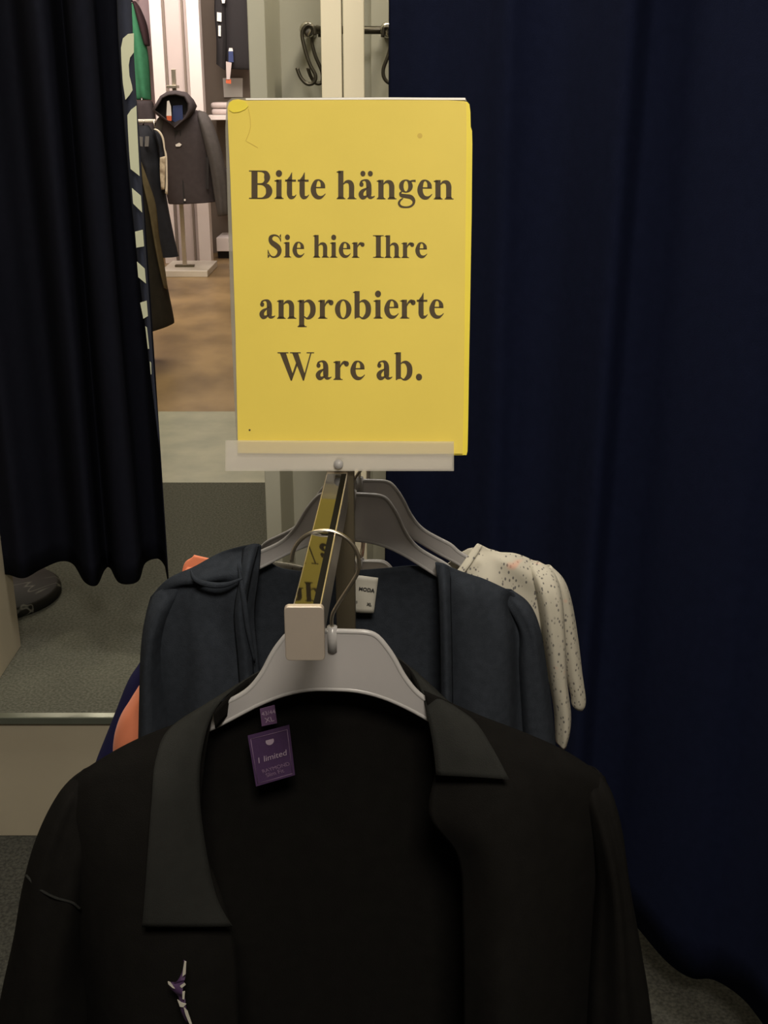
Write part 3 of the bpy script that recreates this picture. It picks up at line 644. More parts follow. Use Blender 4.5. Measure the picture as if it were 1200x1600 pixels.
G = {
 'B': (667, rect(80, 240, 0, 676)+rect(16, 330, 0, 24)+rect(16, 330, 652, 676)+ribbon([(235,662,28),(370,655,40),(460,615,110),(492,515,162),(460,415,105),(370,362,40),(235,354,30)])+ribbon([(235,354,30),(380,345,46),(500,290,130),(545,185,170),(500,80,125),(380,18,42),(235,12,26)])),
 'i': (278, rect(66, 205, 0, 461)+foot(15, 258, 66, 205)+head(15, 130, 461)+dotc(136, 606, 82)),
 't': (333, ribbon([(135,460,139),(135,250,139),(137,120,139),(165,50,110),(225,38,70),(275,60,34),(312,100,16)])+rect(18, 306, 414, 461)+[[(18,425),(70,460),(140,540),(190,632),(205,632),(205,425)]]),
 'e': (444, ribbon([(350,262,118),(342,345,112),(300,420,62),(228,455,34),(150,405,92),(98,250,142),(120,130,132),(190,52,104),(280,36,74),(355,70,36),(415,125,16)])+rect(140, 408, 258, 288)),
 'h': (556, rect(56, 195, 0, 676)+foot(14, 246, 56, 195)+head(14, 120, 676)+NRIGHT),
 'n': (556, rect(56, 195, 0, 461)+foot(14, 246, 56, 195)+head(14, 120, 461)+NRIGHT),
 'a': (500, dotc(112, 352, 56)+ribbon([(84,372,40),(112,425,44),(190,456,36),(262,430,92),(300,360,132),(308,260,139),(308,120,139),(335,52,96),(395,40,50),(462,72,18)])+ribbon([(300,290,22),(225,245,46),(140,190,92),(100,118,128),(130,52,112),(190,42,80),(260,78,40),(300,120,20)])),
 'g': (500, ring(225, 315, 182, 158, 62, 128)+ribbon([(330,420,40),(400,440,46),(482,440,52)])+ribbon([(120,190,26),(80,140,62),(110,92,86),(240,74,96),(360,50,104),(430,-25,86),(420,-110,58),(340,-172,46),(220,-190,40),(95,-170,54),(42,-100,60),(75,-30,48),(150,25,22)])),
 'S': (556, ribbon([(466,490,18),(425,590,34),(345,650,44),(240,662,56),(150,610,110),(130,530,128),(180,445,150),(290,372,164),(395,290,158),(430,185,138),(385,80,106),(280,14,52),(170,24,46),(90,110,34),(48,225,18)])+[[(462,692),(482,692),(484,470),(462,470)],[(425,640),(462,692),(475,600)],[(38,-16),(62,-16),(60,228),(40,228)],[(45,100),(62,-16),(110,40)]]),
 'r': (444, rect(60, 199, 0, 461)+foot(14, 262, 60, 199)+head(14, 125, 461)+ribbon([(190,300,20),(235,385,44),(300,425,80),(355,405,100)])+dotc(366, 393, 66)),
 'I': (389, rect(115, 275, 0, 676)+rect(18, 372, 0, 24)+rect(18, 372, 652, 676)+[[(85,24),(305,24),(275,50),(115,50)],[(85,652),(305,652),(275,626),(115,626)]]),
 'p': (556, rect(56, 195, -205, 461)+foot(14, 262, 56, 195, -205)+head(14, 120, 461)+BOWL),
 'b': (556, [[(56,0),(75,-10),(110,20),(195,30),(195,676),(56,676)]]+head(14, 120, 676)+BOWL),
 'o': (500, ring(250, 230, 225, 243, 82, 212)),
 'W': (1000, [[(68,664),(232,664),(418,150),(395,-18),(362,-18)],[(362,-18),(395,-18),(560,400),(540,440),(500,400),(400,130)],[(400,664),(560,664),(742,150),(722,-18),(690,-18)],[(690,-18),(722,-18),(926,664),(890,664),(730,140)]]+rect(8,300,652,676)+rect(345,632,652,676)+rect(790,992,652,676)),
 '.': (250, dotc(125, 68, 84)),
 ' ': (250, []),
}
G['ä'] = (500, G['a'][1]+dotc(150, 610, 66)+dotc(345, 610, 66))
txt_parent = fs
def sign_line(s, x0, x1, yb0, yb1):
    tot = sum(G[c][0] for c in s); first = 14; tot2 = tot-30
    sc = (x1-x0)/tot2; b = MB(); adv = -first
    for c in s:
        wd, shp = G[c]
        for poly in shp:
            n0 = len(b.v)
            for gx, gy in poly:
                X = x0+(adv+gx)*sc; Yb_ = yb0+(yb1-yb0)*(X-x0)/(x1-x0)
                b.v.append(onsign(X, Yb_-gy*sc*1.10, .0004))
            b.f.append(tuple(range(n0, n0+len(poly))))
        adv += wd
    return b
for s_, x0, x1, y0, y1 in (('Bitte hängen', 389, 709, 310.5, 311.5), ('Sie hier Ihre', 417, 668, 402, 403), ('anprobierte', 404, 694, 498, 497.5), ('Ware ab.', 434, 661, 593.5, 593.5)):
    sign_line(s_, x0, x1, y0, y1).build('printed_text', M['ink'], fs, smooth=False, label='dark bold serif words')
# frosted tray holding the sign, on a short stem
th_ = empty('sign_holder', onsign(535, 740, 0), 'frosted plastic tray clip holding the yellow sign on top of the rack', 'sign holder')
sheet([(352,691),(352,688),(709,690),(709,736),(352,736)], .006, .003, 'front_lip', M['tray_lip'], th_)
sheet([(356,718),(706,718),(706,733),(356,733)], .0025, .008, 'channel', M['tray'], th_)
sheet([(355,700),(706,701),(706,733),(355,733)], -.0062, .0025, 'rear_lip', M['tray'], th_)
st = onsign(531, 724, 0)
b = MB(); b.tube([st+Ns*.0068, st+Ns*.0090], .0042, n=20, sub=1); b.build('screw', M['hanger_rim'], th_)
pz = st - Vector((0, 0, .004))
b = MB(); b.tube([Vector((st.x, Yf+.012, RZ+.0035)), Vector((st.x, Yf+.012, st.z+.003))], .0038, n=14, sub=1); b.build('stem', M['bronze'], th_)

# ------------------------------------------------------------------ hangers
HALF_UP = [(0,0),(15,0),(28,-.5),(36,-4),(44,-14),(50,-24),(57,-38),(66,-51),(76,-60),(90,-68),(105,-76),(115,-85),(130,-94),(150,-105),(170,-114),(184,-125),(190,-132)]
HALF_LO = [(188,-140),(178,-138),(160,-130),(140,-118),(115,-99),(95,-88),(77,-77),(60,-67),(40,-58),(20,-53),(0,-52)]
def make_hanger(lab, cx, Y, ztop, yaw=0, group='frosted plastic hangers on the rack', tilt=0, drop=0, s=1.0):
    ztop -= drop
    h = empty('clothes_hanger', (cx, Y, ztop), lab, 'hanger', group)
    h.rotation_euler = (0, 0, 0)
    hz = (RZ + .0022 - ztop)/s - .0265
    cy, sy, ct, st_ = math.cos(yaw), math.sin(yaw), math.cos(tilt), math.sin(tilt)
    def W(x, y, z):
        x, z = (x*ct - z*st_)*s, (x*st_ + z*ct)*s
        return Vector((cx + x*cy - y*sy, Y + x*sy + y*cy, ztop + z))
    up = [(x/1000, z/1000) for x, z in HALF_UP]; lo = [(x/1000, z/1000) for x, z in HALF_LO]
    right = up+lo; outline = right + [(-x, z) for x, z in reversed(lo[:-1])] + [(-x, z) for x, z in reversed(up[1:])]
    # grid plate (upper edge to lower edge) so the faces stay clean
    n = 40; U_ = [Vector((x, 0, z)) for x, z in ([(-a, b_) for a, b_ in reversed(up[1:])] + up)]
    L_ = [Vector((x, 0, z)) for x, z in ([(-a, b_) for a, b_ in lo] + [(a, b_) for a, b_ in reversed(lo[:-1])])]
    b = MB()
    for yy in (-.0016, .0016):
        base = len(b.v)
        for i in range(61):
            p, q = catmull(U_, i/60), catmull(L_, i/60)
            for k in range(5): r0 = p.lerp(q, k/4); b.v.append(W(r0.x, yy, r0.z))
        for i in range(60):
            for k in range(4):
                a = base+i*5+k; f = (a, a+1, a+6, a+5); b.f.append(f if yy < 0 else f[::-1])
    b.build('plate', M['hanger'], h)
    Q = [Vector((x, 0, z)) for x, z in outline]; m = len(Q)*3
    Pc = Q+[Q[0]]
    pts = [catmull(Pc, i/m) for i in range(m+1)]
    b = MB(); b.tube([W(p.x, 0, p.z) for p in pts], .0023*s, n=8, sub=1, cap=False); b.build('rim', M['hanger_rim'], h)
    # socket and hook
    b = MB(); b.tube([W(0, 0, -.018), W(0, 0, .004)], .0042, n=12, sub=1); b.build('socket', M['hanger_rim'], h)
    r = .0265; c_ = Vector((-.0045, 0, hz))
    hp = [(0, 0), (0, .012), (.004, .022)]
    arc = [(c_.x + r*math.cos(R(a)), c_.z + r*math.sin(R(a))) for a in range(-30, 181, 15)]
    pts = [W(x, 0, z) for x, z in hp+arc]
    b = MB(); b.tube(pts, .0016, n=8, sub=4); b.build('hook', M['steel'], h)
    return h
# the hook's inner top (z = .0795 above the plate) rests on the rail
ZT = RZ + .0022 - .0805 + .0
YA = .8325
make_hanger('frosted plastic hanger with metal hook carrying the black shirt at the front', at(519, 985, YA).x, YA, at(519, 986, YA).z, yaw=R(-3))
YB, YC, YD, YE = 1.155, 1.230, 1.285, 1.325
make_hanger('frosted plastic hanger carrying the slate grey cardigan, behind the black shirt', at(551, 770, YB).x, YB, at(551, 772, YB).z, yaw=R(2), tilt=R(-3.5))
make_hanger('frosted plastic hanger carrying the white speckled T-shirt', at(562, 750, YC).x, YC, at(562, 751, YC).z, yaw=R(0), tilt=R(-1))
hD = make_hanger('hidden hanger carrying the coral top behind the speckled shirt', railx(YD)+.002, YD, ZT, s=.9, drop=.135)
hE = make_hanger('hidden rearmost hanger carrying the navy blue top', railx(YE)+.002, YE, ZT, s=.9, drop=.15)

# ------------------------------------------------------------------ garments on the rack
def fold_fn(amp, fx, seed, grow=1.0):
    def f(u, v, p):
        return (0, amp*(.3+.7*v**grow)*noise.noise(Vector((p.x*fx+seed, p.z*2.2+seed, seed))), 0)
    return f
# black shirt
bs = empty('black_shirt', at(519, 1900, YA), 'large black collared shirt hanging open on the frontmost hanger', 'shirt')
yb = YA+.014
b = MB(); b.surf([px([(118, 1213, YA), (200, 1184, YA+.004), (325, 1122, yb), (372, 1076, yb), (420, 1043, yb+.006), (478, 1026, yb+.012), (530, 1022, yb+.014), (590, 1026, yb+.012), (638, 1044, yb+.006), (664, 1085, yb), (740, 1120, YA+.006), (850, 1160, YA+.004), (940, 1208, YA)]),
                  px([(90, 1300, yb), (200, 1290, yb+.01), (320, 1262, yb+.02), (372, 1255, yb+.024), (420, 1250, yb+.026), (478, 1248, yb+.028), (530, 1248, yb+.028), (590, 1248, yb+.028), (638, 1250, yb+.026), (664, 1255, yb+.024), (740, 1270, yb+.02), (850, 1290, yb+.01), (955, 1300, yb)]),
                  px([(130, 1600, yb), (200, 1600, yb+.02), (320, 1600, yb+.03), (372, 1600, yb+.034), (420, 1600, yb+.036), (478, 1600, yb+.038), (530, 1600, yb+.038), (590, 1600, yb+.038), (638, 1600, yb+.036), (664, 1600, yb+.034), (740, 1600, yb+.03), (850, 1600, yb+.02), (920, 1600, yb)]),
                  px([(150, 1950, yb), (200, 1950, yb+.02), (320, 1950, yb+.03), (372, 1950, yb+.034), (420, 1950, yb+.036), (478, 1950, yb+.038), (530, 1950, yb+.038), (590, 1950, yb+.038), (638, 1950, yb+.036), (664, 1950, yb+.034), (740, 1950, yb+.03), (850, 1950, yb+.02), (910, 1950, yb)])], 70, 40, fold_fn(.010, 9, 3))
b.build('back_panel', M['black'], bs, solid=.0012)
b = MB(); b.surf([px([(334, 1110, YA-.009), (290, 1126, YA-.010), (210, 1158, YA-.010), (150, 1190, YA-.006), (112, 1217, YA)]),
                  px([(318, 1200, .812), (260, 1205, .80), (190, 1215, .80), (140, 1230, .81), (92, 1262, .826)]),
                  px([(316, 1310, .795), (255, 1310, .778), (180, 1310, .78), (125, 1310, .80), (85, 1320, .826)]),
                  px([(362, 1450, .785), (280, 1450, .765), (200, 1450, .77), (150, 1450, .79), (112, 1450, .825)]),
                  px([(374, 1600, .78), (295, 1600, .755), (220, 1600, .765), (170, 1600, .785), (135, 1600, .825)]),
                  px([(380, 1950, .78), (310, 1950, .75), (240, 1950, .76), (190, 1950, .785), (150, 1950, .83)])], 40, 60, fold_fn(.016, 14, 9))
b.build('front_panel', M['black'], bs, solid=.0012)
b = MB(); b.surf([px([(662, 1080, YA-.009), (735, 1112, YA-.010), (820, 1145, YA-.010), (890, 1176, YA-.006), (944, 1212, YA)]),
                  px([(684, 1180, .812), (755, 1190, .80), (830, 1200, .80), (895, 1215, .81), (955, 1250, .826)]),
                  px([(671, 1275, .798), (745, 1280, .78), (820, 1285, .78), (885, 1290, .80), (950, 1300, .826)]),
                  px([(716, 1345, .79), (770, 1350, .77), (830, 1350, .775), (880, 1352, .795), (935, 1355, .826)]),
                  px([(723, 1450, .785), (780, 1450, .765), (835, 1450, .77), (880, 1450, .79), (925, 1450, .826)]),
                  px([(724, 1600, .78), (780, 1600, .755), (835, 1600, .765), (875, 1600, .785), (918, 1600, .825)]),
                  px([(724, 1950, .78), (780, 1950, .75), (835, 1950, .76), (870, 1950, .785), (905, 1950, .83)])], 40, 60, fold_fn(.014, 14, 21))
b.build('front_panel', M['black'], bs, solid=.0012)
b = MB(); b.sleeve([(at(128, 1205, YA), at(150, 1198, YA), .003), (at(92, 1240, YA-.004), at(165, 1225, YA-.004), .022), (at(60, 1302, YA-.006), at(158, 1300, YA-.006), .034), (at(39, 1375, YA-.006), at(146, 1400, YA-.006), .038),
                    (at(24, 1460, YA-.006), at(138, 1500, YA-.006), .038), (at(-5, 1600, YA-.006), at(142, 1620, YA-.006), .036), (at(-50, 1900, YA), at(120, 1900, YA), .036)], fold=.5, seed=1, nu=40, nv=44)
b.build('sleeve', M['black'], bs, solid=.001)
b = MB(); b.sleeve([(at(915, 1196, YA), at(936, 1206, YA), .003), (at(905, 1225, YA-.004), at(956, 1240, YA-.004), .022), (at(918, 1290, YA-.006), at(970, 1292, YA-.006), .030), (at(928, 1370, YA-.006), at(981, 1370, YA-.006), .033),
                    (at(920, 1480, YA-.006), at(1001, 1480, YA-.006), .034), (at(912, 1600, YA-.006), at(1019, 1600, YA-.006), .034), (at(900, 1900, YA), at(1050, 1900, YA), .034)], fold=.5, seed=5, nu=40, nv=44)
b.build('sleeve', M['black'], bs, solid=.001)
MB().tube(px([(41, 1368, .80), (60, 1388, .787), (85, 1402, .783), (112, 1410, .785), (125, 1420, .79)]), .0012, n=6).build('armhole_seam', M['collar'], bs)
# collar: stations (fold-line point, outer-edge point)
stn = [((362,1447,.766),(222,1448,.752)), ((338,1400,.768),(226,1400,.752)), ((322,1330,.772),(231,1330,.754)), ((312,1250,.780),(237,1250,.762)), ((314,1180,.795),(243,1190,.780)),
       ((334,1112,.822),(266,1138,.806)), ((374,1070,.843),(340,1092,.85)), ((420,1042,.856),(400,1066,.872)), ((478,1016,.866),(470,1052,.884)), ((530,1008,.868),(530,1048,.888)), ((590,1014,.866),(600,1052,.884)),
       ((634,1038,.856),(652,1056,.868)), ((656,1075,.838),(702,1098,.828)), ((668,1118,.816),(742,1128,.806)), ((677,1165,.800),(770,1170,.790)), ((682,1211,.790),(796,1218,.778))]
fold_ = px([s_[0] for s_ in stn]); out_ = px([s_[1] for s_ in stn])
b = MB(); mid = [f.lerp(o_, .5)+Vector((0, -.004, .003)) for f, o_ in zip(fold_, out_)]
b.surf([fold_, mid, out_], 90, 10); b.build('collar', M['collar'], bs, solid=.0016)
stand = [p+Vector((0, .004, -.018)) for p in fold_[5:13]]
b = MB(); b.surf([fold_[5:13], stand], 40, 4); b.build('collar_stand', M['black'], bs, solid=.0012)
MB().surf([px([(362, 1446, .767), (345, 1420, .767), (330, 1400, .769)]), px([(362.5, 1448, .768), (340, 1438, .772), (322, 1425, .774)])], 8, 3).build('collar_tip', M['collar'], bs, solid=.001)
# neck labels inside the black shirt
def label_plane(c0, U0, W0):
    U_ = U0.normalized(); W_ = (W0 - U_*W0.dot(U_)).normalized(); N_ = U_.cross(W_)
    if N_.y > 0: N_ = -N_
    return U_, W_, N_
Yl = YA+.0065
tl, tr, br, bl = px([(387, 1150, Yl), (452, 1133, Yl), (461, 1211, Yl), (400, 1229, Yl)])
lb = MB().prism([tl, tr, br, bl], (0, .0008, 0)).build('neck_label', M['purple'], bs, smooth=False, label='purple woven neck label')
U_, W_, N_ = label_plane(bl, br-bl, tl-bl)
def lp(u, v, off=.0004): return bl.lerp(br, u).lerp(tl.lerp(tr, u), v) + N_*off
b = MB()
for (a, c_) in (((.06,.05),(.94,.05)), ((.94,.05),(.94,.93)), ((.94,.93),(.06,.93)), ((.06,.93),(.06,.05))):
    b.tube([lp(*a), lp(*c_)], .00022, n=4, sub=1)
b.build('border', M['thread_dim'], lb)
b = MB(); b.add([lp(.5+.10*math.cos(R(a)), .80+.075*math.sin(R(a)), .0006) for a in range(-205, 26, 10)], [tuple(range(24))]); b.build('logo', M['thread'], lb, smooth=False)
Lh = (tl-bl).length
text_mesh('1 limited', Lh*.155, M['thread'], 'woven_text', lb, lp(.12, .44), U_, W_, N_, shear=.3, bold=.0)
text_mesh('RAYMOND', Lh*.10, M['thread_dim'], 'woven_text', lb, lp(.22, .23), U_, W_, N_)
text_mesh('Slim Fit', Lh*.11, M['thread_dim'], 'woven_text', lb, lp(.30, .13), U_, W_, N_)
a_, b_2, c_2, d_ = px([(406, 1108, Yl-.0012), (429, 1102, Yl-.0012), (433, 1130, Yl-.0012), (409, 1135, Yl-.0012)])
lb2 = MB().prism([a_, b_2, c_2, d_], (0, .0008, 0)).build('size_label', M['purple2'], bs, smooth=False, label='mauve size label')
U2, W2, N2 = label_plane(d_, c_2-d_, a_-d_)
text_mesh('XL', (a_-d_).length*.40, M['thread'], 'woven_text', lb2, d_.lerp(c_2, .27).lerp(a_.lerp(b_2, .27), .18), U2, W2, N2)
text_mesh('43/44', (a_-d_).length*.32, M['thread'], 'woven_text', lb2, d_.lerp(c_2, .1).lerp(a_.lerp(b_2, .1), .60), U2, W2, N2)
# crumpled purple and white care ribbon on the left front
b = MB(); b.surf([px([(287, 1500, .742), (284, 1520, .742), (270, 1538, .742), (264, 1536, .744), (276, 1556, .742), (282, 1572, .742), (290, 1600, .742)]),
                  px([(291, 1502, .742), (290, 1524, .742), (288, 1532, .738), (286, 1545, .738), (288, 1560, .738), (291, 1572, .738), (300, 1604, .742)])], 30, 5, lambda u, v, p: (0, .002*math.sin(u*20), 0))
rb = b.build('care_ribbon', M['purple'], bs, solid=.0005, label='crumpled purple and white transparent ribbon tag')
for pts in ([(288,1502),(291,1503),(290,1522),(285,1526),(286,1515)], [(281,1541),(288,1536),(290,1539),(284,1544)], [(285,1550),(289,1549),(288,1562),(285,1561)], [(277,1562),(284,1567),(291,1569),(286,1574),(281,1573)], [(262,1534),(266,1535),(273,1545),(270,1544),(263,1538)], [(287,1574),(293,1580),(300,1600),(296,1600),(290,1586)]):
    plate(rb, 'white_mark', M['label'], pts, .7355, .0006)

# slate grey cardigan
sc_ = empty('slate_cardigan', at(545, 1500, YB), 'slate grey open jersey cardigan with a white neck label, behind the black shirt', 'cardigan')
yb = YB+.012
b = MB(); b.surf([px([(250, 925, YB), (320, 892, YB), (400, 872, YB+.006), (440, 888, yb), (490, 894, yb+.008), (545, 892, yb+.01), (600, 888, yb+.01), (650, 884, yb+.004), (692, 892, YB+.006), (740, 905, YB), (800, 928, YB)]),
                  px([(240, 1030, yb+.01), (320, 1030, yb+.012), (400, 1030, yb+.016), (440, 1030, yb+.016), (490, 1030, yb+.018), (545, 1030, yb+.018), (600, 1030, yb+.018), (650, 1030, yb+.016), (692, 1030, yb+.016), (740, 1030, yb+.012), (850, 1030, yb+.01)]),
                  px([(230, 1450, yb+.01), (320, 1450, yb+.012), (400, 1450, yb+.016), (440, 1450, yb+.016), (490, 1450, yb+.018), (545, 1450, yb+.018), (600, 1450, yb+.018), (650, 1450, yb+.016), (692, 1450, yb+.016), (740, 1450, yb+.012), (850, 1450, yb+.01)])], 60, 30, fold_fn(.006, 9, 33))
b.build('back_panel', M['slate'], sc_, solid=.0012)
def cowl(u, v, p):
    d = .016*math.sin(v*22+u*5)*math.exp(-((v-.10)/.10)**2)*math.exp(-((u-.45)/.3)**2)
    return (0, d + .026*(.25+.75*v)*noise.noise(Vector((p.x*24+4, p.z*3, 4))), 0)
b = MB(); b.surf([px([(408, 852, YB-.008), (385, 853, YB-.012), (345, 866, YB-.012), (305, 885, YB-.011), (262, 905, YB-.008), (236, 932, YB)]),
                  px([(404, 900, YB-.016), (380, 905, YB-.034), (340, 915, YB-.03), (300, 925, YB-.024), (262, 940, YB-.014), (228, 962, YB)]),
                  px([(398, 960, YB-.022), (375, 965, YB-.045), (335, 970, YB-.036), (300, 975, YB-.034), (262, 985, YB-.024), (224, 1000, YB)]),
                  px([(405, 1040, YB-.03), (375, 1045, YB-.042), (335, 1050, YB-.05), (300, 1055, YB-.042), (265, 1060, YB-.03), (224, 1070, YB)]),
                  px([(412, 1200, YB-.03), (385, 1200, YB-.05), (345, 1200, YB-.05), (310, 1200, YB-.05), (270, 1200, YB-.03), (226, 1200, YB)]),
                  px([(412, 1450, YB-.03), (385, 1450, YB-.05), (345, 1450, YB-.05), (310, 1450, YB-.05), (270, 1450, YB-.03), (230, 1450, YB)])], 50, 70, cowl)
b.build('front_panel', M['slate'], sc_, solid=.0014)
b = MB(); b.surf([px([(405, 850, YB-.006), (392, 900, YB-.036), (385, 960, YB-.046), (395, 1040, YB-.046), (405, 1200, YB-.05), (405, 1450, YB-.05)]),
                  px([(395, 850, YB-.012), (385, 900, YB-.046), (376, 960, YB-.058), (385, 1040, YB-.058), (394, 1200, YB-.062), (394, 1450, YB-.062)]),
                  px([(380, 855, YB-.008), (375, 902, YB-.038), (366, 960, YB-.05), (372, 1040, YB-.05), (382, 1200, YB-.055), (382, 1450, YB-.055)])], 40, 8)
b.build('front_band', M['slate'], sc_, solid=.0014)
b = MB(); b.tube(px([(298, 891, YB-.03), (306, 906, YB-.042), (330, 914, YB-.05), (355, 913, YB-.052), (378, 904, YB-.05)]), lambda t_: .001+.0022*math.sin(math.pi*t_), n=10); b.build('drape_fold', M['slate'], sc_)
b = MB(); b.tube(px([(372, 880, YB-.04), (380, 930, YB-.055), (388, 985, YB-.058), (398, 1035, YB-.05)]), lambda t_: .001+.002*math.sin(math.pi*t_), n=10); b.build('drape_fold', M['slate'], sc_)
b = MB(); b.surf([px([(680, 876, YB-.009), (712, 889, YB-.011), (750, 902, YB-.011), (790, 919, YB-.009), (806, 929, YB)]),
                  px([(686, 930, YB-.014), (718, 935, YB-.026), (752, 940, YB-.026), (792, 950, YB-.018), (832, 962, YB)]),
                  px([(688, 1020, YB-.02), (718, 1020, YB-.036), (752, 1020, YB-.036), (800, 1020, YB-.03), (838, 1020, YB)]),
                  px([(690, 1200, YB-.03), (720, 1200, YB-.045), (755, 1200, YB-.05), (800, 1200, YB-.035), (838, 1200, YB)]),
                  px([(690, 1450, YB-.03), (720, 1450, YB-.045), (755, 1450, YB-.05), (800, 1450, YB-.035), (838, 1450, YB)])], 44, 60, lambda u, v, p: (0, .034*(.3+.7*v**.5)*noise.noise(Vector((p.x*30+44, p.z*2.2+44, 44))) + .016*math.exp(-((u-.80)/.07)**2)*min(1, v*4), 0))
b.build('front_panel', M['slate'], sc_, solid=.0014)
b = MB(); b.surf([px([(682, 878, YB-.008), (686, 930, YB-.026), (688, 1020, YB-.036), (690, 1200, YB-.046), (690, 1450, YB-.05)]),
                  px([(692, 880, YB-.014), (695, 930, YB-.034), (697, 1020, YB-.046), (699, 1200, YB-.058), (699, 1450, YB-.06)]),
                  px([(704, 886, YB-.008), (704, 932, YB-.026), (706, 1020, YB-.038), (708, 1200, YB-.048), (708, 1450, YB-.05)])], 40, 8)
b.build('front_band', M['slate'], sc_, solid=.0014)
b = MB(); b.sleeve([R3(268, 290, 903, YB, .003), R3(243, 285, 925, YB, .02), R3(229, 270, 960, YB, .03), R3(222, 262, 1010, YB, .034), R3(219, 266, 1090, YB, .034), R3(217, 272, 1170, YB, .034), R3(215, 275, 1250, YB, .03)], fold=.4, seed=2, nv=40)
b.build('sleeve', M['slate'], sc_, solid=.001)
b = MB(); b.sleeve([R3(776, 800, 922, YB, .003), R3(792, 828, 946, YB, .02), R3(808, 843, 980, YB, .03), R3(806, 852, 1030, YB, .034), R3(808, 860, 1090, YB, .034), R3(812, 867, 1160, YB, .034), R3(814, 870, 1250, YB, .03)], fold=.4, seed=12, nv=40)
b.build('sleeve', M['slate'], sc_, solid=.001)
YL = YB-.002+.012
tl, tr, br, bl = px([(537, 897, YL), (591, 903, YL), (584, 958, YL), (533, 952, YL)])
n_ = MB(); n_.surf([[tl, tl.lerp(tr, .5)+Vector((0, -.001, .0008)), tr], [bl.lerp(tl, .5), bl.lerp(tl, .5).lerp(br.lerp(tr, .5), .5)+Vector((0, -.002, 0)), br.lerp(tr, .5)], [bl, bl.lerp(br, .5)+Vector((0, -.001, -.0012)), br]], 10, 8)
lb = n_.build('neck_label', M['label'], sc_, solid=.0006, label='white satin neck label')
U_, W_, N_ = label_plane(bl, br-bl, tl-bl); Lh = (tl-bl).length
def lp(u, v, off=.0028): return bl.lerp(br, u).lerp(tl.lerp(tr, u), v) + N_*off
text_mesh('MODA', Lh*.135, M['label_ink'], 'printed_label_text', lb, lp(.47, .63), U_, W_, N_, bold=.0002)
text_mesh('S', Lh*.10, M['label_ink'], 'printed_label_text', lb, lp(.42, .26), U_, W_, N_)
text_mesh('XL', Lh*.10, M['label_ink'], 'printed_label_text', lb, lp(.76, .24), U_, W_, N_, bold=.0002)

# white speckled T-shirt
ws = empty('speckled_tshirt', at(575, 1450, YC), 'off-white T-shirt with dark specks, its sleeve hanging right of the slate cardigan', 'T-shirt')
b = MB(); b.surf([px([(747, 852, YC-.006), (775, 862, YC-.008), (805, 864, YC-.006), (840, 878, YC-.003), (862, 896, YC)]),
                  px([(722, 888, YC-.018), (770, 890, YC-.026), (805, 900, YC-.024), (840, 915, YC-.012), (872, 930, YC)]),
                  px([(660, 960, YC-.026), (730, 960, YC-.035), (790, 965, YC-.03), (840, 970, YC-.02), (868, 975, YC)]),
                  px([(560, 1060, YC-.03), (660, 1060, YC-.04), (750, 1060, YC-.035), (820, 1060, YC-.02), (858, 1060, YC)]),
                  px([(560, 1450, YC-.03), (660, 1450, YC-.04), (750, 1450, YC-.035), (820, 1450, YC-.02), (840, 1450, YC)])], 44, 50,
                 lambda u, v, p: (0, .007*math.sin((p.x*90+p.z*70))*math.exp(-((v-.2)/.2)**2)+.006*noise.noise(Vector((p.x*25, p.z*8, 2))), 0))
b.build('front_panel', M['speckled'], ws, solid=.0014)
b = MB(); b.surf([px([(300, 905, YC), (380, 880, YC+.01), (450, 880, YC+.014), (560, 905, YC+.018), (680, 890, YC+.014), (747, 855, YC+.008), (862, 896, YC)]), px([(270, 1030, YC+.01), (380, 1030, YC+.02), (450, 1030, YC+.02), (560, 1030, YC+.025), (680, 1030, YC+.02), (747, 1030, YC+.02), (855, 1030, YC)]),
                  px([(270, 1450, YC+.01), (380, 1450, YC+.02), (450, 1450, YC+.02), (560, 1450, YC+.025), (680, 1450, YC+.02), (747, 1450, YC+.02), (840, 1450, YC)])], 40, 20); b.build('back_panel', M['speckled'], ws, solid=.0012)
b = MB(); b.sleeve([R3(826, 842, 878, YC-.008, .003), R3(828, 866, 896, YC-.012, .018), R3(838, 877, 930, YC-.016, .026), R3(848, 882, 990, YC-.018, .026), R3(858, 885, 1060, YC-.018, .022), R3(866, 891, 1110, YC-.018, .018), R3(868, 890, 1140, YC-.018, .015), (at(869, 1158, YC-.018), at(884, 1166, YC-.018), .010)], fold=.3, seed=1, nv=44)
b.sleeve([R3(846, 860, 884, YC+.012, .003), R3(856, 882, 908, YC+.012, .014), R3(866, 894, 945, YC+.014, .018), R3(874, 903, 1000, YC+.016, .018), R3(884, 909, 1050, YC+.016, .014), R3(892, 914, 1085, YC+.016, .011), R3(894, 914, 1100, YC+.016, .009), (at(898, 1106, YC+.016), at(910, 1109, YC+.016), .004)], fold=.3, seed=7, nv=44)
b.build('sleeve', M['speckled'], ws, solid=.001)
b = MB(); b.surf([px([(745, 850, YC-.010), (733, 866, YC-.016), (718, 887, YC-.024), (690, 920, YC-.03)]), px([(754, 853, YC-.012), (743, 870, YC-.02), (730, 889, YC-.028), (703, 922, YC-.034)])], 20, 3); b.build('neckband', M['speckled'], ws, solid=.002)

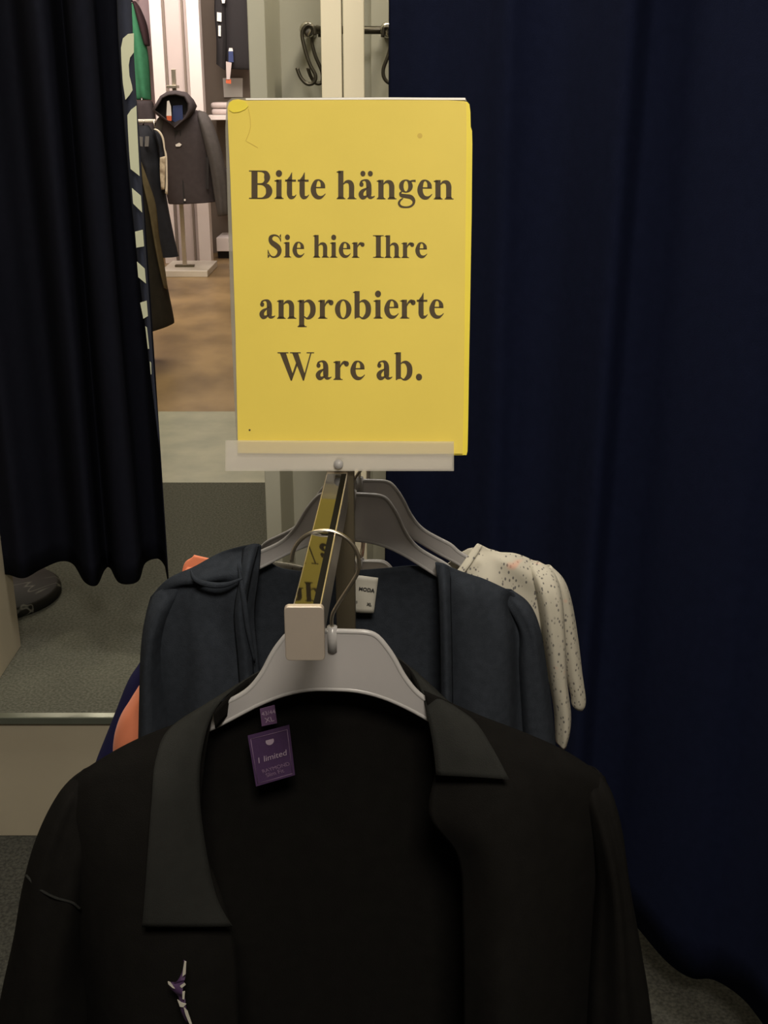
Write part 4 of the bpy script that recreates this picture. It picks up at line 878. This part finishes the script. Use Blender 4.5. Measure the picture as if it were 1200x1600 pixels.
# coral top and navy top at the back
cs = empty('coral_top', at(560, 1450, YD), 'coral orange top showing in slivers left of the slate cardigan', 'top')
b = MB(); b.surf([px([(303, 868, YD), (345, 878, YD), (450, 900, YD+.01), (560, 920, YD+.012), (700, 900, YD), (780, 930, YD)]), px([(284, 900, YD), (345, 905, YD), (450, 930, YD+.01), (560, 930, YD+.012), (700, 930, YD), (790, 950, YD)]),
                  px([(290, 1050, YD), (345, 1050, YD), (450, 1050, YD), (560, 1050, YD), (700, 1050, YD), (790, 1050, YD)]), px([(290, 1400, YD), (345, 1400, YD), (450, 1400, YD), (560, 1400, YD), (700, 1400, YD), (780, 1400, YD)])], 40, 30, fold_fn(.008, 12, 5)); b.build('body', M['orange'], cs, solid=.004)
b = MB(); b.sleeve([R3(292, 305, 884, YD, .004), R3(272, 300, 915, YD, .02), R3(245, 290, 980, YD, .026), R3(228, 280, 1050, YD, .028), R3(206, 268, 1090, YD, .028), R3(190, 262, 1116, YD, .028), R3(180, 258, 1145, YD, .026), R3(177, 250, 1172, YD, .02), R3(180, 240, 1182, YD, .008)], fold=.3, seed=3, nv=40)
b.build('sleeve', M['orange'], cs, solid=.001)
ns = empty('navy_top', at(560, 1450, YE), 'dark navy blue top hanging rearmost, sleeve edge showing left of the coral sleeve', 'top')
b = MB(); b.surf([px([(310, 910, YE), (450, 905, YE), (560, 925, YE), (700, 905, YE), (760, 930, YE)]), px([(290, 1050, YE), (450, 1050, YE), (560, 1050, YE), (700, 1050, YE), (770, 1050, YE)]), px([(290, 1400, YE), (450, 1400, YE), (560, 1400, YE), (700, 1400, YE), (770, 1400, YE)])], 40, 30, fold_fn(.008, 12, 8)); b.build('body', M['navy_knit'], ns, solid=.004)
b = MB(); b.sleeve([R3(300, 312, 912, YE, .004), R3(268, 305, 950, YE, .02), R3(222, 290, 1030, YE, .024), R3(200, 280, 1065, YE, .024), R3(176, 262, 1125, YE, .024), R3(152, 250, 1185, YE, .024), R3(146, 246, 1205, YE, .02)], fold=.3, seed=6, nv=40)
b.build('sleeve', M['navy_knit'], ns, solid=.001)
